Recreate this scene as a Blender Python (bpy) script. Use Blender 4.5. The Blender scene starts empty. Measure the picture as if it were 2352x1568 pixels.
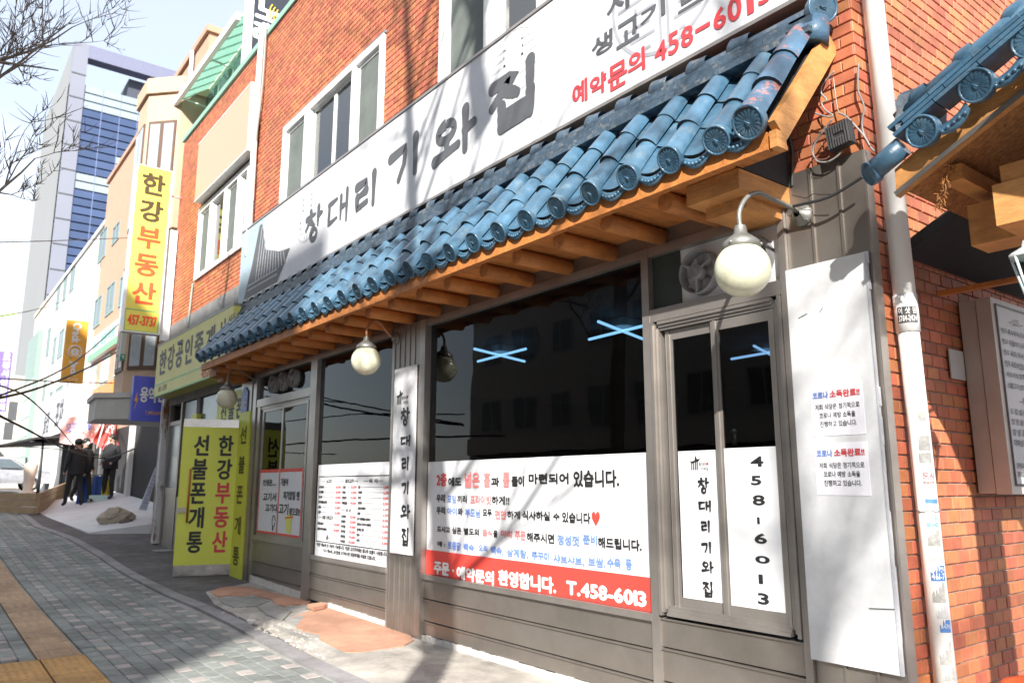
import bpy, math, random
from mathutils import Vector, Matrix
random.seed(7)
SC = bpy.context.scene
COL = SC.collection
rad = math.radians
# ---------------------------------------------------------------- camera
FOC = 1777.0; CX, CY = 1176.0, 784.0          # focal length and centre for a 2352 x 1568 frame
PIT = math.atan2(329, FOC); YAW = math.atan2(1384, math.hypot(FOC, 329))
CAM = Vector((0, -3.659, 1.30))
_h = Vector((-math.cos(YAW), math.sin(YAW), 0))
RGT = Vector((math.sin(YAW), math.cos(YAW), 0))
FWD = Vector((_h.x*math.cos(PIT), _h.y*math.cos(PIT), math.sin(PIT)))
UPV = Vector((-_h.x*math.sin(PIT), -_h.y*math.sin(PIT), math.cos(PIT)))
cd = bpy.data.cameras.new('camera'); cam = bpy.data.objects.new('camera', cd); COL.objects.link(cam)
m = Matrix.Identity(4)
for i in range(3):
    m[i][0] = RGT[i]; m[i][1] = UPV[i]; m[i][2] = -FWD[i]; m[i][3] = CAM[i]
cam.matrix_world = m
cd.sensor_width = 36; cd.lens = 36*FOC/2352; cd.clip_start = .05; cd.clip_end = 3000
cd.dof.use_dof = True; cd.dof.focus_distance = 4.6; cd.dof.aperture_fstop = 3.2
SC.camera = cam
# ---------------------------------------------------------------- light
SUN_EL = 31.6
SUN = Vector((.75, -.68, 0)).normalized()*math.cos(rad(SUN_EL)) + Vector((0, 0, math.sin(rad(SUN_EL))))
w = bpy.data.worlds.new('World'); SC.world = w; w.use_nodes = True
nt = w.node_tree; nt.nodes.clear()
sky = nt.nodes.new('ShaderNodeTexSky'); sky.sky_type = 'NISHITA'; sky.sun_disc = False
sky.sun_elevation = rad(SUN_EL); sky.sun_rotation = math.atan2(SUN.x, SUN.y)
tc = nt.nodes.new('ShaderNodeTexCoord'); nz = nt.nodes.new('ShaderNodeTexNoise')
nz.inputs['Scale'].default_value = 1.3; nz.inputs['Detail'].default_value = 5
nt.links.new(tc.outputs['Generated'], nz.inputs['Vector'])
rp = nt.nodes.new('ShaderNodeValToRGB'); rp.color_ramp.elements[0].position = .40; rp.color_ramp.elements[1].position = .58
rp.color_ramp.elements[0].color = (.42, .42, .42, 1)
nt.links.new(nz.outputs['Fac'], rp.inputs['Fac'])
mx = nt.nodes.new('ShaderNodeMixRGB'); mx.inputs['Color2'].default_value = (5.9, 6.1, 6.4, 1)
nt.links.new(rp.outputs['Color'], mx.inputs['Fac']); nt.links.new(sky.outputs['Color'], mx.inputs['Color1'])
bg = nt.nodes.new('ShaderNodeBackground'); bg.inputs['Strength'].default_value = .12
nt.links.new(mx.outputs['Color'], bg.inputs['Color'])
wo = nt.nodes.new('ShaderNodeOutputWorld'); nt.links.new(bg.outputs['Background'], wo.inputs['Surface'])
ld = bpy.data.lights.new('sun', 'SUN'); ld.energy = 5.0; ld.angle = rad(.55); ld.color = (1, .955, .88)
sun = bpy.data.objects.new('sun', ld); COL.objects.link(sun)
sun.rotation_euler = (-SUN).to_track_quat('-Z', 'Y').to_euler()
vs = SC.view_settings; vs.view_transform = 'Standard'; vs.look = 'None'; vs.exposure = 1.12; vs.gamma = 1
vs.use_curve_mapping = False
SC.cycles.max_bounces = 7; SC.cycles.transparent_max_bounces = 12

# ---------------------------------------------------------------- measuring helpers (photo pixel -> metre on a plane)
def _ray(u, v): return FWD*FOC + RGT*(u-CX) + UPV*(CY-v)
def PY(u, v, y=0.):
    r = _ray(u, v); return CAM + r*((y-CAM.y)/r.y)
def PX(u, v, x):
    r = _ray(u, v); return CAM + r*((x-CAM.x)/r.x)
def PZ(u, v, z=0.):
    r = _ray(u, v); return CAM + r*((z-CAM.z)/r.z)
def PJ(p):
    d = Vector(p)-CAM; z = d.dot(FWD)
    return CX+FOC*d.dot(RGT)/z, CY-FOC*d.dot(UPV)/z, z
def K(x0, y0, w_, cw):
    s = w_/cw; return lambda x, y: ((x0+x*s)*2352/4096, (y0+y*s)*2352/4096)
GP = [(-200, 1.6), (-60, 1.25), (-30, .78), (-24, .60), (-18, .38), (-14, .21), (-12, .12), (-9.3, .045), (-6, 0), (60, 0)]
def gz(x):
    for (a, za), (b, zb) in zip(GP, GP[1:]):
        if x <= b: return za+(zb-za)*(x-a)/(b-a) if x > a else za
    return 0.
def PG(u, v):
    z = 0
    for _ in range(25):
        p = PZ(u, v, z) if _ray(u, v).z < -1e-6 else PX(u, v, -60); z = gz(max(p.x, -60))
        z = min(z, 1.2)
    return PZ(u, v, z)

# ---------------------------------------------------------------- materials
MATS = {}
def M(name, col, rough=.6, metal=0., var=.12, scale=6., bump=.05, bscale=40., col2=None, c2=(.55, .7), rnd=0., stretch=(1, 1, 1), coat=0., emit=None, hue=0., dirt=0., dscale=1.1):
    if name in MATS: return MATS[name]
    m_ = bpy.data.materials.new(name); m_.use_nodes = True; n = m_.node_tree.nodes; l = m_.node_tree.links
    b = n['Principled BSDF']; b.inputs['Roughness'].default_value = rough; b.inputs['Metallic'].default_value = metal
    if coat: b.inputs['Coat Weight'].default_value = coat; b.inputs['Coat Roughness'].default_value = .15
    t = n.new('ShaderNodeTexCoord'); oi = n.new('ShaderNodeObjectInfo')
    ad = n.new('ShaderNodeVectorMath'); ad.operation = 'MULTIPLY_ADD'
    cmb = n.new('ShaderNodeCombineXYZ')
    for i in range(3): l.new(oi.outputs['Random'], cmb.inputs[i])
    l.new(cmb.outputs[0], ad.inputs[0]); ad.inputs[1].default_value = (17, 23, 31); l.new(t.outputs['Object'], ad.inputs[2])
    mp = n.new('ShaderNodeMapping'); mp.inputs['Scale'].default_value = stretch; l.new(ad.outputs[0], mp.inputs['Vector'])
    nz_ = n.new('ShaderNodeTexNoise'); nz_.inputs['Scale'].default_value = scale; nz_.inputs['Detail'].default_value = 6
    nz_.inputs['Roughness'].default_value = .65; l.new(mp.outputs[0], nz_.inputs['Vector'])
    r_ = n.new('ShaderNodeMapRange'); r_.inputs['From Min'].default_value = .25; r_.inputs['From Max'].default_value = .75
    r_.inputs['To Min'].default_value = 1-var; r_.inputs['To Max'].default_value = 1+var; l.new(nz_.outputs['Fac'], r_.inputs['Value'])
    c = n.new('ShaderNodeRGB'); c.outputs[0].default_value = (*col, 1); src = c.outputs[0]
    if rnd or hue:
        g = n.new('ShaderNodeNewGeometry'); a2 = n.new('ShaderNodeMath'); a2.operation = 'ADD'
        l.new(g.outputs['Random Per Island'], a2.inputs[0]); l.new(oi.outputs['Random'], a2.inputs[1])
        fr = n.new('ShaderNodeMath'); fr.operation = 'FRACT'; l.new(a2.outputs[0], fr.inputs[0])
        hs = n.new('ShaderNodeHueSaturation'); l.new(src, hs.inputs['Color'])
        v1 = n.new('ShaderNodeMapRange'); v1.inputs['To Min'].default_value = 1-rnd; v1.inputs['To Max'].default_value = 1+rnd
        l.new(fr.outputs[0], v1.inputs['Value']); l.new(v1.outputs[0], hs.inputs['Value'])
        m7 = n.new('ShaderNodeMath'); m7.operation = 'MULTIPLY'; m7.inputs[1].default_value = 7.31; l.new(fr.outputs[0], m7.inputs[0])
        f2 = n.new('ShaderNodeMath'); f2.operation = 'FRACT'; l.new(m7.outputs[0], f2.inputs[0])
        v2 = n.new('ShaderNodeMapRange'); v2.inputs['To Min'].default_value = .5-hue; v2.inputs['To Max'].default_value = .5+hue
        l.new(f2.outputs[0], v2.inputs['Value']); l.new(v2.outputs[0], hs.inputs['Hue']); src = hs.outputs[0]
    if col2:
        n2 = n.new('ShaderNodeTexNoise'); n2.inputs['Scale'].default_value = scale*.8; n2.inputs['Detail'].default_value = 8
        n2.inputs['Roughness'].default_value = .75
        of = n.new('ShaderNodeVectorMath'); of.inputs[1].default_value = (5, 9, 2); l.new(mp.outputs[0], of.inputs[0]); l.new(of.outputs[0], n2.inputs['Vector'])
        r2 = n.new('ShaderNodeMapRange'); r2.inputs['From Min'].default_value = c2[0]; r2.inputs['From Max'].default_value = c2[1]
        l.new(n2.outputs['Fac'], r2.inputs['Value'])
        mm = n.new('ShaderNodeMixRGB'); mm.inputs['Color2'].default_value = (*col2, 1); l.new(r2.outputs[0], mm.inputs['Fac']); l.new(src, mm.inputs['Color1']); src = mm.outputs[0]
    mu = n.new('ShaderNodeMixRGB'); mu.blend_type = 'MULTIPLY'; mu.inputs['Fac'].default_value = 1
    l.new(src, mu.inputs['Color1']); l.new(r_.outputs[0], mu.inputs['Color2']); l.new(mu.outputs[0], b.inputs['Base Color'])
    if dirt:
        gg = n.new('ShaderNodeNewGeometry'); dn = n.new('ShaderNodeTexNoise'); dn.inputs['Scale'].default_value = dscale; dn.inputs['Detail'].default_value = 9; dn.inputs['Roughness'].default_value = .72
        l.new(gg.outputs['Position'], dn.inputs['Vector']); dr_ = n.new('ShaderNodeMapRange'); dr_.inputs['From Min'].default_value = .38; dr_.inputs['From Max'].default_value = .62
        dr_.inputs['To Min'].default_value = 1-dirt; dr_.inputs['To Max'].default_value = 1+dirt*.25; l.new(dn.outputs['Fac'], dr_.inputs['Value'])
        m9 = n.new('ShaderNodeMixRGB'); m9.blend_type = 'MULTIPLY'; m9.inputs['Fac'].default_value = 1; l.new(mu.outputs[0], m9.inputs['Color1']); l.new(dr_.outputs[0], m9.inputs['Color2']); l.new(m9.outputs[0], b.inputs['Base Color'])
    if metal > .3 or rough < .5:
        rr = n.new('ShaderNodeMapRange'); rr.inputs['To Min'].default_value = max(.03, rough-.12); rr.inputs['To Max'].default_value = rough+.18
        l.new(nz_.outputs['Fac'], rr.inputs['Value']); l.new(rr.outputs[0], b.inputs['Roughness'])
    if bump:
        nb = n.new('ShaderNodeTexNoise'); nb.inputs['Scale'].default_value = bscale; nb.inputs['Detail'].default_value = 4; l.new(mp.outputs[0], nb.inputs['Vector'])
        bp = n.new('ShaderNodeBump'); bp.inputs['Strength'].default_value = min(1, bump*4); bp.inputs['Distance'].default_value = .004
        l.new(nb.outputs['Fac'], bp.inputs['Height']); l.new(bp.outputs[0], b.inputs['Normal'])
    if emit: b.inputs['Emission Color'].default_value = (*emit[0], 1); b.inputs['Emission Strength'].default_value = emit[1]
    MATS[name] = m_; return m_
def glass(name, tint, ior=1.5, rough=0.):
    m_ = bpy.data.materials.new(name); m_.use_nodes = True; n = m_.node_tree.nodes; l = m_.node_tree.links; n.clear()
    o = n.new('ShaderNodeOutputMaterial'); t = n.new('ShaderNodeBsdfTransparent'); t.inputs[0].default_value = (*tint, 1)
    g = n.new('ShaderNodeBsdfGlossy'); g.inputs['Roughness'].default_value = rough; f = n.new('ShaderNodeFresnel'); f.inputs[0].default_value = ior
    x = n.new('ShaderNodeMixShader'); ge = n.new('ShaderNodeNewGeometry'); iv = n.new('ShaderNodeMath'); iv.operation = 'SUBTRACT'; iv.inputs[0].default_value = 1; l.new(ge.outputs['Backfacing'], iv.inputs[1])
    ml = n.new('ShaderNodeMath'); ml.operation = 'MULTIPLY'; l.new(f.outputs[0], ml.inputs[0]); l.new(iv.outputs[0], ml.inputs[1]); l.new(ml.outputs[0], x.inputs[0]); l.new(t.outputs[0], x.inputs[1]); l.new(g.outputs[0], x.inputs[2]); l.new(x.outputs[0], o.inputs[0])
    tcx = n.new('ShaderNodeTexCoord'); nn = n.new('ShaderNodeTexNoise'); nn.inputs['Scale'].default_value = 1.2; l.new(tcx.outputs['Object'], nn.inputs['Vector'])
    bp = n.new('ShaderNodeBump'); bp.inputs['Strength'].default_value = .06; bp.inputs['Distance'].default_value = .05; l.new(nn.outputs['Fac'], bp.inputs['Height']); l.new(bp.outputs[0], g.inputs['Normal'])
    return m_
brick = M('brick_clay', (.47, .152, .070), .62, var=.16, scale=14, bump=.10, bscale=90, rnd=.22, hue=.012, col2=(.40, .14, .08), c2=(.55, .75), dirt=.22)
mortar = M('mortar', (.36, .30, .26), .95, var=.2, scale=20, bump=.15)
brick_far = M('brick_far', (.56, .20, .10), .7, var=.15, scale=14, rnd=.14, hue=.01)
tile = M('roof_tile_blue', (.052, .128, .205), .36, var=.24, scale=8, bump=.08, bscale=60, col2=(.17, .23, .26), c2=(.52, .78), rnd=.18, coat=.2, dirt=.25, dscale=5)
tile_worn = M('roof_tile_worn', (.062, .135, .22), .42, var=.34, scale=11, bump=.12, bscale=60, col2=(.42, .16, .12), c2=(.56, .64), rnd=.12, coat=.15)
tile_dark = M('roof_tile_dark', (.045, .075, .11), .5, var=.4, scale=18, bump=.2, col2=(.20, .20, .19), c2=(.52, .7), rnd=.2)
tile_edge = M('tile_rim', (.02, .03, .035), .7, var=.3)
wood = M('painted_timber', (.56, .205, .05), .62, var=.28, scale=4, bump=.16, bscale=26, col2=(.26, .085, .025), c2=(.55, .72), stretch=(5, .8, 5), rnd=.10, dirt=.30, dscale=3)
wood_raw = M('pale_timber', (.58, .27, .085), .65, var=.24, scale=7, bump=.16, bscale=26, col2=(.34, .13, .04), c2=(.57, .74), stretch=(1, .5, 4), dirt=.25, dscale=4)
straw = M('straw_clay', (.34, .15, .05), .95, var=.6, scale=50, bump=.6, bscale=80)
steel = M('stainless_panel', (.30, .272, .245), .36, metal=.72, var=.06, scale=1.5, bump=.01, bscale=8, col2=(.25, .22, .195), c2=(.5, .8), dirt=.12, dscale=1.6)
steel_l = M('aluminium_trim', (.38, .35, .325), .34, metal=.7, var=.07, scale=3, bump=.01, col2=(.28, .25, .22), c2=(.58, .8), dirt=.12, dscale=2)
steel_d = M('dark_channel', (.10, .085, .075), .5, metal=.4, var=.2)
white = M('white_paint', (.80, .80, .80), .5, var=.04, scale=3, bump=.01)
white_pvc = M('white_pvc', (.82, .83, .82), .35, var=.05, scale=5, bump=.01)
vinyl = M('white_vinyl', (.70, .71, .74), .42, var=.03, scale=3, bump=.02, dirt=.05, dscale=2)
banner = M('banner_cloth', (.66, .67, .70), .6, var=.05, scale=4, bump=.10, bscale=1.6, dirt=.08, dscale=2)
red = M('red_print', (.72, .06, .045), .5, var=.05, bump=0); redt = M('red_letter', (.62, .05, .06), .5, var=.05, bump=0)
pink = M('pink_letter', (.80, .22, .22), .5, var=.05, bump=0)
black = M('black_ink', (.018, .018, .02), .5, var=.1, bump=0); blue_i = M('blue_ink', (.16, .27, .66), .5, var=.05, bump=0)
charc = M('charcoal_ink', (.085, .09, .10), .6, var=.1, bump=0)
yellow = M('yellow_sheet', (.66, .70, .09), .45, var=.05, scale=3, bump=.01)
yellow2 = M('yellow_faded', (.60, .56, .16), .5, var=.07, scale=3, bump=.01); yellow3 = M('yellow_bright', (.72, .72, .12), .45, var=.04, bump=.01)
green_s = M('green_stripe', (.22, .50, .20), .5, bump=0)
globe_m = M('globe_plastic', (.66, .66, .50), .22, var=.12, scale=7, bump=.01, col2=(.42, .38, .24), c2=(.58, .8))
lampmetal = M('lamp_metal', (.24, .24, .22), .45, metal=.6, var=.2); bronze = M('copper_arm', (.45, .22, .12), .5, metal=.3)
dark = M('shade_black', (.025, .025, .027), .8, var=.2); dark2 = M('dark_room', (.05, .05, .052), .8)  # first black stands for shade in openings and roof gaps
concrete = M('concrete', (.33, .32, .30), .9, var=.22, scale=3, bump=.2, bscale=50, col2=(.20, .19, .18), c2=(.5, .7), dirt=.35)
concrete_w = M('pale_concrete', (.42, .39, .35), .9, var=.22, scale=4, bump=.25, bscale=45, col2=(.27, .25, .23), c2=(.5, .68), dirt=.35)
asphalt = M('asphalt', (.11, .10, .10), .9, var=.25, scale=5, bump=.3, bscale=120, col2=(.17, .155, .15), c2=(.5, .7), dirt=.35)
kerb_m = M('kerb_stone', (.26, .25, .255), .8, var=.2, scale=6, bump=.2, rnd=.06, dirt=.35)
paver = M('paver_green_grey', (.215, .230, .218), .85, var=.16, scale=12, bump=.3, bscale=100, rnd=.16, hue=.012, dirt=.35)
paver_l = M('paver_pale', (.38, .34, .32), .85, var=.14, scale=12, bump=.3, bscale=100, rnd=.14, dirt=.35)
tact = M('tactile_tan', (.37, .25, .15), .8, var=.14, scale=10, bump=.2, bscale=90, rnd=.10, dirt=.35); tact_y = M('tactile_yellow', (.44, .25, .085), .8, var=.18, scale=10, bump=.2, rnd=.10, dirt=.3)
matm = M('terracotta_mat', (.50, .27, .18), .85, var=.12, scale=5, bump=.08, col2=(.40, .20, .13), c2=(.55, .75), dirt=.35)
plaster = M('white_plaster', (.60, .58, .55), .85, var=.15, scale=20, bump=.3, col2=(.35, .33, .30), c2=(.55, .68))
rubber = M('black_rubber', (.03, .03, .032), .5, var=.2); grey_cable = M('grey_cable', (.27, .27, .26), .5, var=.1)
glz = glass('window_glass', (.42, .46, .45), 1.42); glz2 = glass('upper_glass', (.55, .62, .62), 2.3); glz3 = glass('door_glass', (.36, .37, .37), 1.45)
screen = M('insect_screen', (.13, .15, .14), .75, var=.25, scale=2.5)
curtain = M('pale_curtain', (.55, .65, .66), .8, var=.15, scale=2)
cement = M('cement_band', (.24, .24, .245), .9, var=.25, scale=4, bump=.2)
green_tr = M('mint_paint', (.25, .45, .36), .7, var=.15); mint_sheet = M('mint_canopy_sheet', (.42, .62, .54), .4, var=.08, scale=2)
_n = mint_sheet.node_tree; _tl = _n.nodes.new('ShaderNodeBsdfTranslucent'); _tl.inputs[0].default_value = (.58, .80, .72, 1); _mx = _n.nodes.new('ShaderNodeMixShader'); _mx.inputs[0].default_value = .6
_n.links.new(_n.nodes['Principled BSDF'].outputs[0], _mx.inputs[1]); _n.links.new(_tl.outputs[0], _mx.inputs[2]); _n.links.new(_mx.outputs[0], _n.nodes['Material Output'].inputs['Surface'])
beige = M('blank_sign_face', (.62, .36, .25), .45, var=.03, scale=1, bump=0)
cream = M('cream_wall', (.60, .55, .48), .8, var=.06, scale=1); white_wall = M('white_wall', (.64, .63, .61), .8, var=.05, scale=1)
tan = M('tan_tile_wall', (.52, .37, .26), .7, var=.08, scale=6, rnd=.05)
pane_far = M('far_window_pane', (.10, .13, .15), .12, metal=.2, var=.2, scale=1); frame_g = M('green_grey_frame', (.22, .30, .28), .6)
skin = M('skin', (.50, .28, .20), .6, var=.05, bump=0); cloth_b = M('black_cloth', (.018, .018, .021), .85, var=.2); hair_m = M('black_hair', (.01, .01, .01), .5)

# ---------------------------------------------------------------- mesh builder and object helpers
class MB:
    def __init__(s): s.v = []; s.f = []; s.m = []; s.mats = []; s.cur = 0; s.sm = []; s.smooth = False
    def use(s, m_):
        if m_ not in s.mats: s.mats.append(m_)
        s.cur = s.mats.index(m_); return s
    def face(s, pts):
        i = len(s.v); s.v += [tuple(p) for p in pts]; s.f.append(tuple(range(i, i+len(pts)))); s.m.append(s.cur); s.sm.append(s.smooth)
    def mesh(s, vs_, fs):
        i = len(s.v); s.v += [tuple(p) for p in vs_]
        for f in fs: s.f.append(tuple(a+i for a in f)); s.m.append(s.cur); s.sm.append(s.smooth)
    def box(s, x0, x1, y0, y1, z0, z1):
        x0, x1 = min(x0, x1), max(x0, x1); y0, y1 = min(y0, y1), max(y0, y1); z0, z1 = min(z0, z1), max(z0, z1)
        v = [(x0,y0,z0),(x1,y0,z0),(x1,y1,z0),(x0,y1,z0),(x0,y0,z1),(x1,y0,z1),(x1,y1,z1),(x0,y1,z1)]
        s.mesh(v, [(0,3,2,1),(4,5,6,7),(0,1,5,4),(1,2,6,5),(2,3,7,6),(3,0,4,7)]); return s
    def hexa(s, v):
        s.mesh(v, [(0,3,2,1),(4,5,6,7),(0,1,5,4),(1,2,6,5),(2,3,7,6),(3,0,4,7)]); return s
    def beam(s, p, q, w_, h_, up=(0, 0, 1)):
        p, q = Vector(p), Vector(q); d = (q-p).normalized(); r_ = d.cross(Vector(up)).normalized()*w_/2; u_ = r_.cross(d).normalized()*h_/2
        s.hexa([p-r_-u_, p+r_-u_, q+r_-u_, q-r_-u_, p-r_+u_, p+r_+u_, q+r_+u_, q-r_+u_]); return s
    def tube(s, pts, r, seg=8, caps=True):
        pts = [Vector(p) for p in pts]; rs = r if isinstance(r, (list, tuple)) else [r]*len(pts)
        i0 = len(s.v); n = None; osm = s.smooth; s.smooth = True
        for k, p in enumerate(pts):
            d = (pts[min(k+1, len(pts)-1)]-pts[max(k-1, 0)]).normalized()
            if n is None: n = d.orthogonal().normalized()
            n = (n-d*n.dot(d)).normalized(); b_ = d.cross(n)
            for j in range(seg):
                a = 2*math.pi*j/seg; s.v.append(tuple(p+(n*math.cos(a)+b_*math.sin(a))*rs[k]))
        for k in range(len(pts)-1):
            for j in range(seg):
                a, b2 = i0+k*seg+j, i0+k*seg+(j+1) % seg
                s.f.append((a, b2, b2+seg, a+seg)); s.m.append(s.cur); s.sm.append(True)
        if caps:
            s.f.append(tuple(i0+j for j in reversed(range(seg)))); s.m.append(s.cur); s.sm.append(False)
            e = i0+(len(pts)-1)*seg; s.f.append(tuple(e+j for j in range(seg))); s.m.append(s.cur); s.sm.append(False)
        s.smooth = osm; return s
    def lathe(s, c, axis, prof, seg=20, a0=0, a1=2*math.pi):
        c = Vector(c); ax = Vector(axis).normalized(); n = ax.orthogonal().normalized(); b_ = ax.cross(n); i0 = len(s.v); full = abs(a1-a0-2*math.pi) < 1e-6
        cols = seg if full else seg+1
        for (h_, r_) in prof:
            for j in range(cols):
                a = a0+(a1-a0)*j/seg; s.v.append(tuple(c+ax*h_+(n*math.cos(a)+b_*math.sin(a))*r_))
        for k in range(len(prof)-1):
            for j in range(seg):
                a = i0+k*cols+j; b2 = i0+k*cols+(j+1) % cols
                s.f.append((a, b2, b2+cols, a+cols)); s.m.append(s.cur); s.sm.append(True)
        return s
    def sphere(s, c, r_, seg=24, rings=14, sc=(1, 1, 1)):
        pr = [(-r_*math.cos(math.pi*k/rings), r_*math.sin(math.pi*k/rings)+1e-5) for k in range(rings+1)]
        i0 = len(s.v); s.lathe((0, 0, 0), (0, 0, 1), pr, seg)
        for i in range(i0, len(s.v)): v = s.v[i]; s.v[i] = (c[0]+v[0]*sc[0], c[1]+v[1]*sc[1], c[2]+v[2]*sc[2])
        return s
    def prism(s, poly, d):
        poly = [Vector(p) for p in poly]; d = Vector(d); n = len(poly); i = len(s.v)
        s.v += [tuple(p) for p in poly]+[tuple(p+d) for p in poly]
        fs = [tuple(range(n)), tuple(reversed(range(n, 2*n)))]+[(k, n+k, n+(k+1) % n, (k+1) % n) for k in range(n)]
        for f in fs: s.f.append(tuple(a+i for a in f)); s.m.append(s.cur); s.sm.append(False)
        return s
    def data(s, name, mat=None, off=(0, 0, 0)):
        me = bpy.data.meshes.new(name); o = Vector(off)
        me.from_pydata([(v[0]-o.x, v[1]-o.y, v[2]-o.z) for v in s.v], [], s.f)
        mats = s.mats or ([mat] if mat else [])
        for m_ in mats: me.materials.append(m_)
        if s.mats: me.polygons.foreach_set('material_index', s.m)
        me.polygons.foreach_set('use_smooth', s.sm); me.update(); return me
    def build(s, name, mat=None, parent=None, label=None):
        off = WL.get(parent.name, Vector()) if parent else Vector()
        if parent is None and s.v:
            xs = [v[0] for v in s.v]; ys = [v[1] for v in s.v]; zs = [v[2] for v in s.v]
            off = Vector(((min(xs)+max(xs))/2, (min(ys)+max(ys))/2, min(zs)))
        o = bpy.data.objects.new(name, s.data(name, mat, off)); COL.objects.link(o)
        if parent: o.parent = parent; WL[o.name] = off
        else: o.location = off; WL[o.name] = off
        if label: o['label'] = label
        return o
WL = {}
def thing(name, label, cat, loc=(0, 0, 0), group=None):
    o = bpy.data.objects.new(name, None); COL.objects.link(o); o.location = loc; o.empty_display_size = .2
    WL[o.name] = Vector(loc); return tag(o, label, cat, group)
def tag(o, label, cat, group=None):
    o['label'] = label; o['category'] = cat
    if group: o['group'] = group
    return o
def struct(o): o['kind'] = 'structure'; return o
def stuff(o): o['kind'] = 'stuff'; return o
def put(name, me, loc, parent, rot=(0, 0, 0), scale=(1, 1, 1)):
    o = bpy.data.objects.new(name, me); COL.objects.link(o); o.parent = parent
    o.location = Vector(loc)-WL.get(parent.name, Vector()); o.rotation_euler = rot; o.scale = scale; return o
def clone(root, delta, label=None, group=None):
    def cp(o, par):
        c = o.copy(); COL.objects.link(c); c.parent = par
        for ch in [x for x in list(bpy.data.objects) if x.parent == o]: cp(ch, c)
        return c
    r = cp(root, None); r.location = root.location+Vector(delta)
    if label: r['label'] = label
    if group: r['group'] = group
    return r

# ---------------------------------------------------------------- lettering
GLY = {}; ATL = {}
def atlas(chars):
    cu = bpy.data.curves.new('t', 'FONT'); cu.body = '\n'.join(chars); cu.size = 1; cu.offset = .013; cu.resolution_u = 3; cu.space_line = 3
    o = bpy.data.objects.new('t', cu); COL.objects.link(o)
    dg = bpy.context.evaluated_depsgraph_get(); me = bpy.data.meshes.new_from_object(o.evaluated_get(dg))
    v = [(p.co.x, p.co.y) for p in me.vertices]; out = {c: ([], [], {}) for c in chars}
    for p in me.polygons:
        vi = list(p.vertices); k = int(round((.35-sum(v[i][1] for i in vi)/len(vi))/3.)); k = max(0, min(len(chars)-1, k)); V, F, mp = out[chars[k]]; f = []
        for i in vi:
            if i not in mp: mp[i] = len(V); V.append((v[i][0], v[i][1]+3.*k))
            f.append(mp[i])
        F.append(tuple(f))
    bpy.data.objects.remove(o); bpy.data.curves.remove(cu); bpy.data.meshes.remove(me); ATL.update(out)
def glyphs(s_, bold=0.):
    if s_ in GLY: return GLY[s_]
    miss = sorted({c for c in s_ if c != ' ' and c not in ATL})
    if miss: atlas(miss)
    v = []; f = []; x = 0
    for c in s_:
        if c == ' ': x += .32; continue
        V, F, _ = ATL[c]; lo = min(p[0] for p in V); hi = max(p[0] for p in V); i0 = len(v)
        cjk = ord(c) > 0x3000; sh = 0 if cjk else .045-lo
        v += [(p[0]+x+sh, p[1]) for p in V]; f += [tuple(i+i0 for i in q) for q in F]
        x += .92 if cjk else hi-lo+.09
    x0 = min(a[0] for a in v); x1 = max(a[0] for a in v); y0 = min(a[1] for a in v); y1 = max(a[1] for a in v)
    GLY[s_] = (v, f, x0, x1, y0, y1); return GLY[s_]
def text(mb, s_, o, r, u, w_, h_, bold=0., extra=0., nrm=None):
    """fits s_ into the rectangle with lower-left corner o, width w_ along r and height h_ along u"""
    v, f, x0, x1, y0, y1 = glyphs(s_, bold); o, r, u = Vector(o), Vector(r).normalized(), Vector(u).normalized()
    n = r.cross(u); sx = w_/(x1-x0); sy = h_/(y1-y0)
    offs = [(0, 0)]+([(-extra, 0), (extra, 0), (0, extra*.7), (0, -extra*.7)] if extra else [])
    for k, (dx, dy) in enumerate(offs):
        mb.mesh([o+r*((a-x0)*sx+dx)+u*((b-y0)*sy+dy)+n*(.0003*k) for a, b in v], f)
R_F = Vector((1, 0, 0)); U_Z = Vector((0, 0, 1)); R_S = Vector((0, 1, 0))
def fitx(u, z, y):
    v = 800.
    for _ in range(6): p = PY(u, v, y); q = PJ((p.x, y, z)); v += q[1]-v
    return PY(u, v, y).x
def fit(mb, s_, k, xl, xr, yt, yb, y, bold=0., extra=0., xm=None):
    xm = xl if xm is None else xm
    zt = PY(*k(xm, yt), y).z; zb = PY(*k(xm, yb), y).z; zm = (zt+zb)/2
    a = fitx(k(xl, 0)[0], zm, y); b = fitx(k(xr, 0)[0], zm, y)
    text(mb, s_, (a, y, zb), R_F, U_Z, b-a, zt-zb, bold, extra)
def stroke(mb, pts, wd, o, r, u, sx, sy, lift=0):
    n = r.cross(u); P2 = [Vector((p[0]*sx, p[1]*sy)) for p in pts]; L = []; Rr = []
    fine = []
    for a, b in zip(P2, P2[1:]):
        for t in range(4): fine.append(a.lerp(b, t/4))
    fine.append(P2[-1]); N = len(fine)
    for i, p in enumerate(fine):
        d = (fine[min(i+1, N-1)]-fine[max(i-1, 0)]).normalized(); pr = Vector((-d.y, d.x)); t = i/(N-1)
        ww = wd*(1.18-.45*t+.10*math.sin(5*t+wd*90)); L.append(p+pr*ww/2); Rr.append(p-pr*ww/2)
    def cap(p, d, ww):
        a0 = math.atan2(d.y, d.x); return [p+Vector((math.cos(a0+math.pi/2-math.pi*k/6), math.sin(a0+math.pi/2-math.pi*k/6)))*ww/2 for k in range(1, 6)]
    W = lambda q: o+r*q.x+u*q.y+n*lift
    for i in range(N-1): mb.face([W(Rr[i]), W(Rr[i+1]), W(L[i+1]), W(L[i])])
    if (fine[0]-fine[-1]).length < wd*.6: return
    for e, d in ((0, (fine[0]-fine[1]).normalized()), (N-1, (fine[-1]-fine[-2]).normalized())):
        ww = (L[e]-Rr[e]).length; a0 = math.atan2(d.y, d.x)
        mb.face([W(fine[e]+Vector((math.cos(a0+math.pi/2-math.pi*k/7), math.sin(a0+math.pi/2-math.pi*k/7)))*ww/2)+n*(.00012+.0001*(e > 0)) for k in range(8)][::-1])
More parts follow.
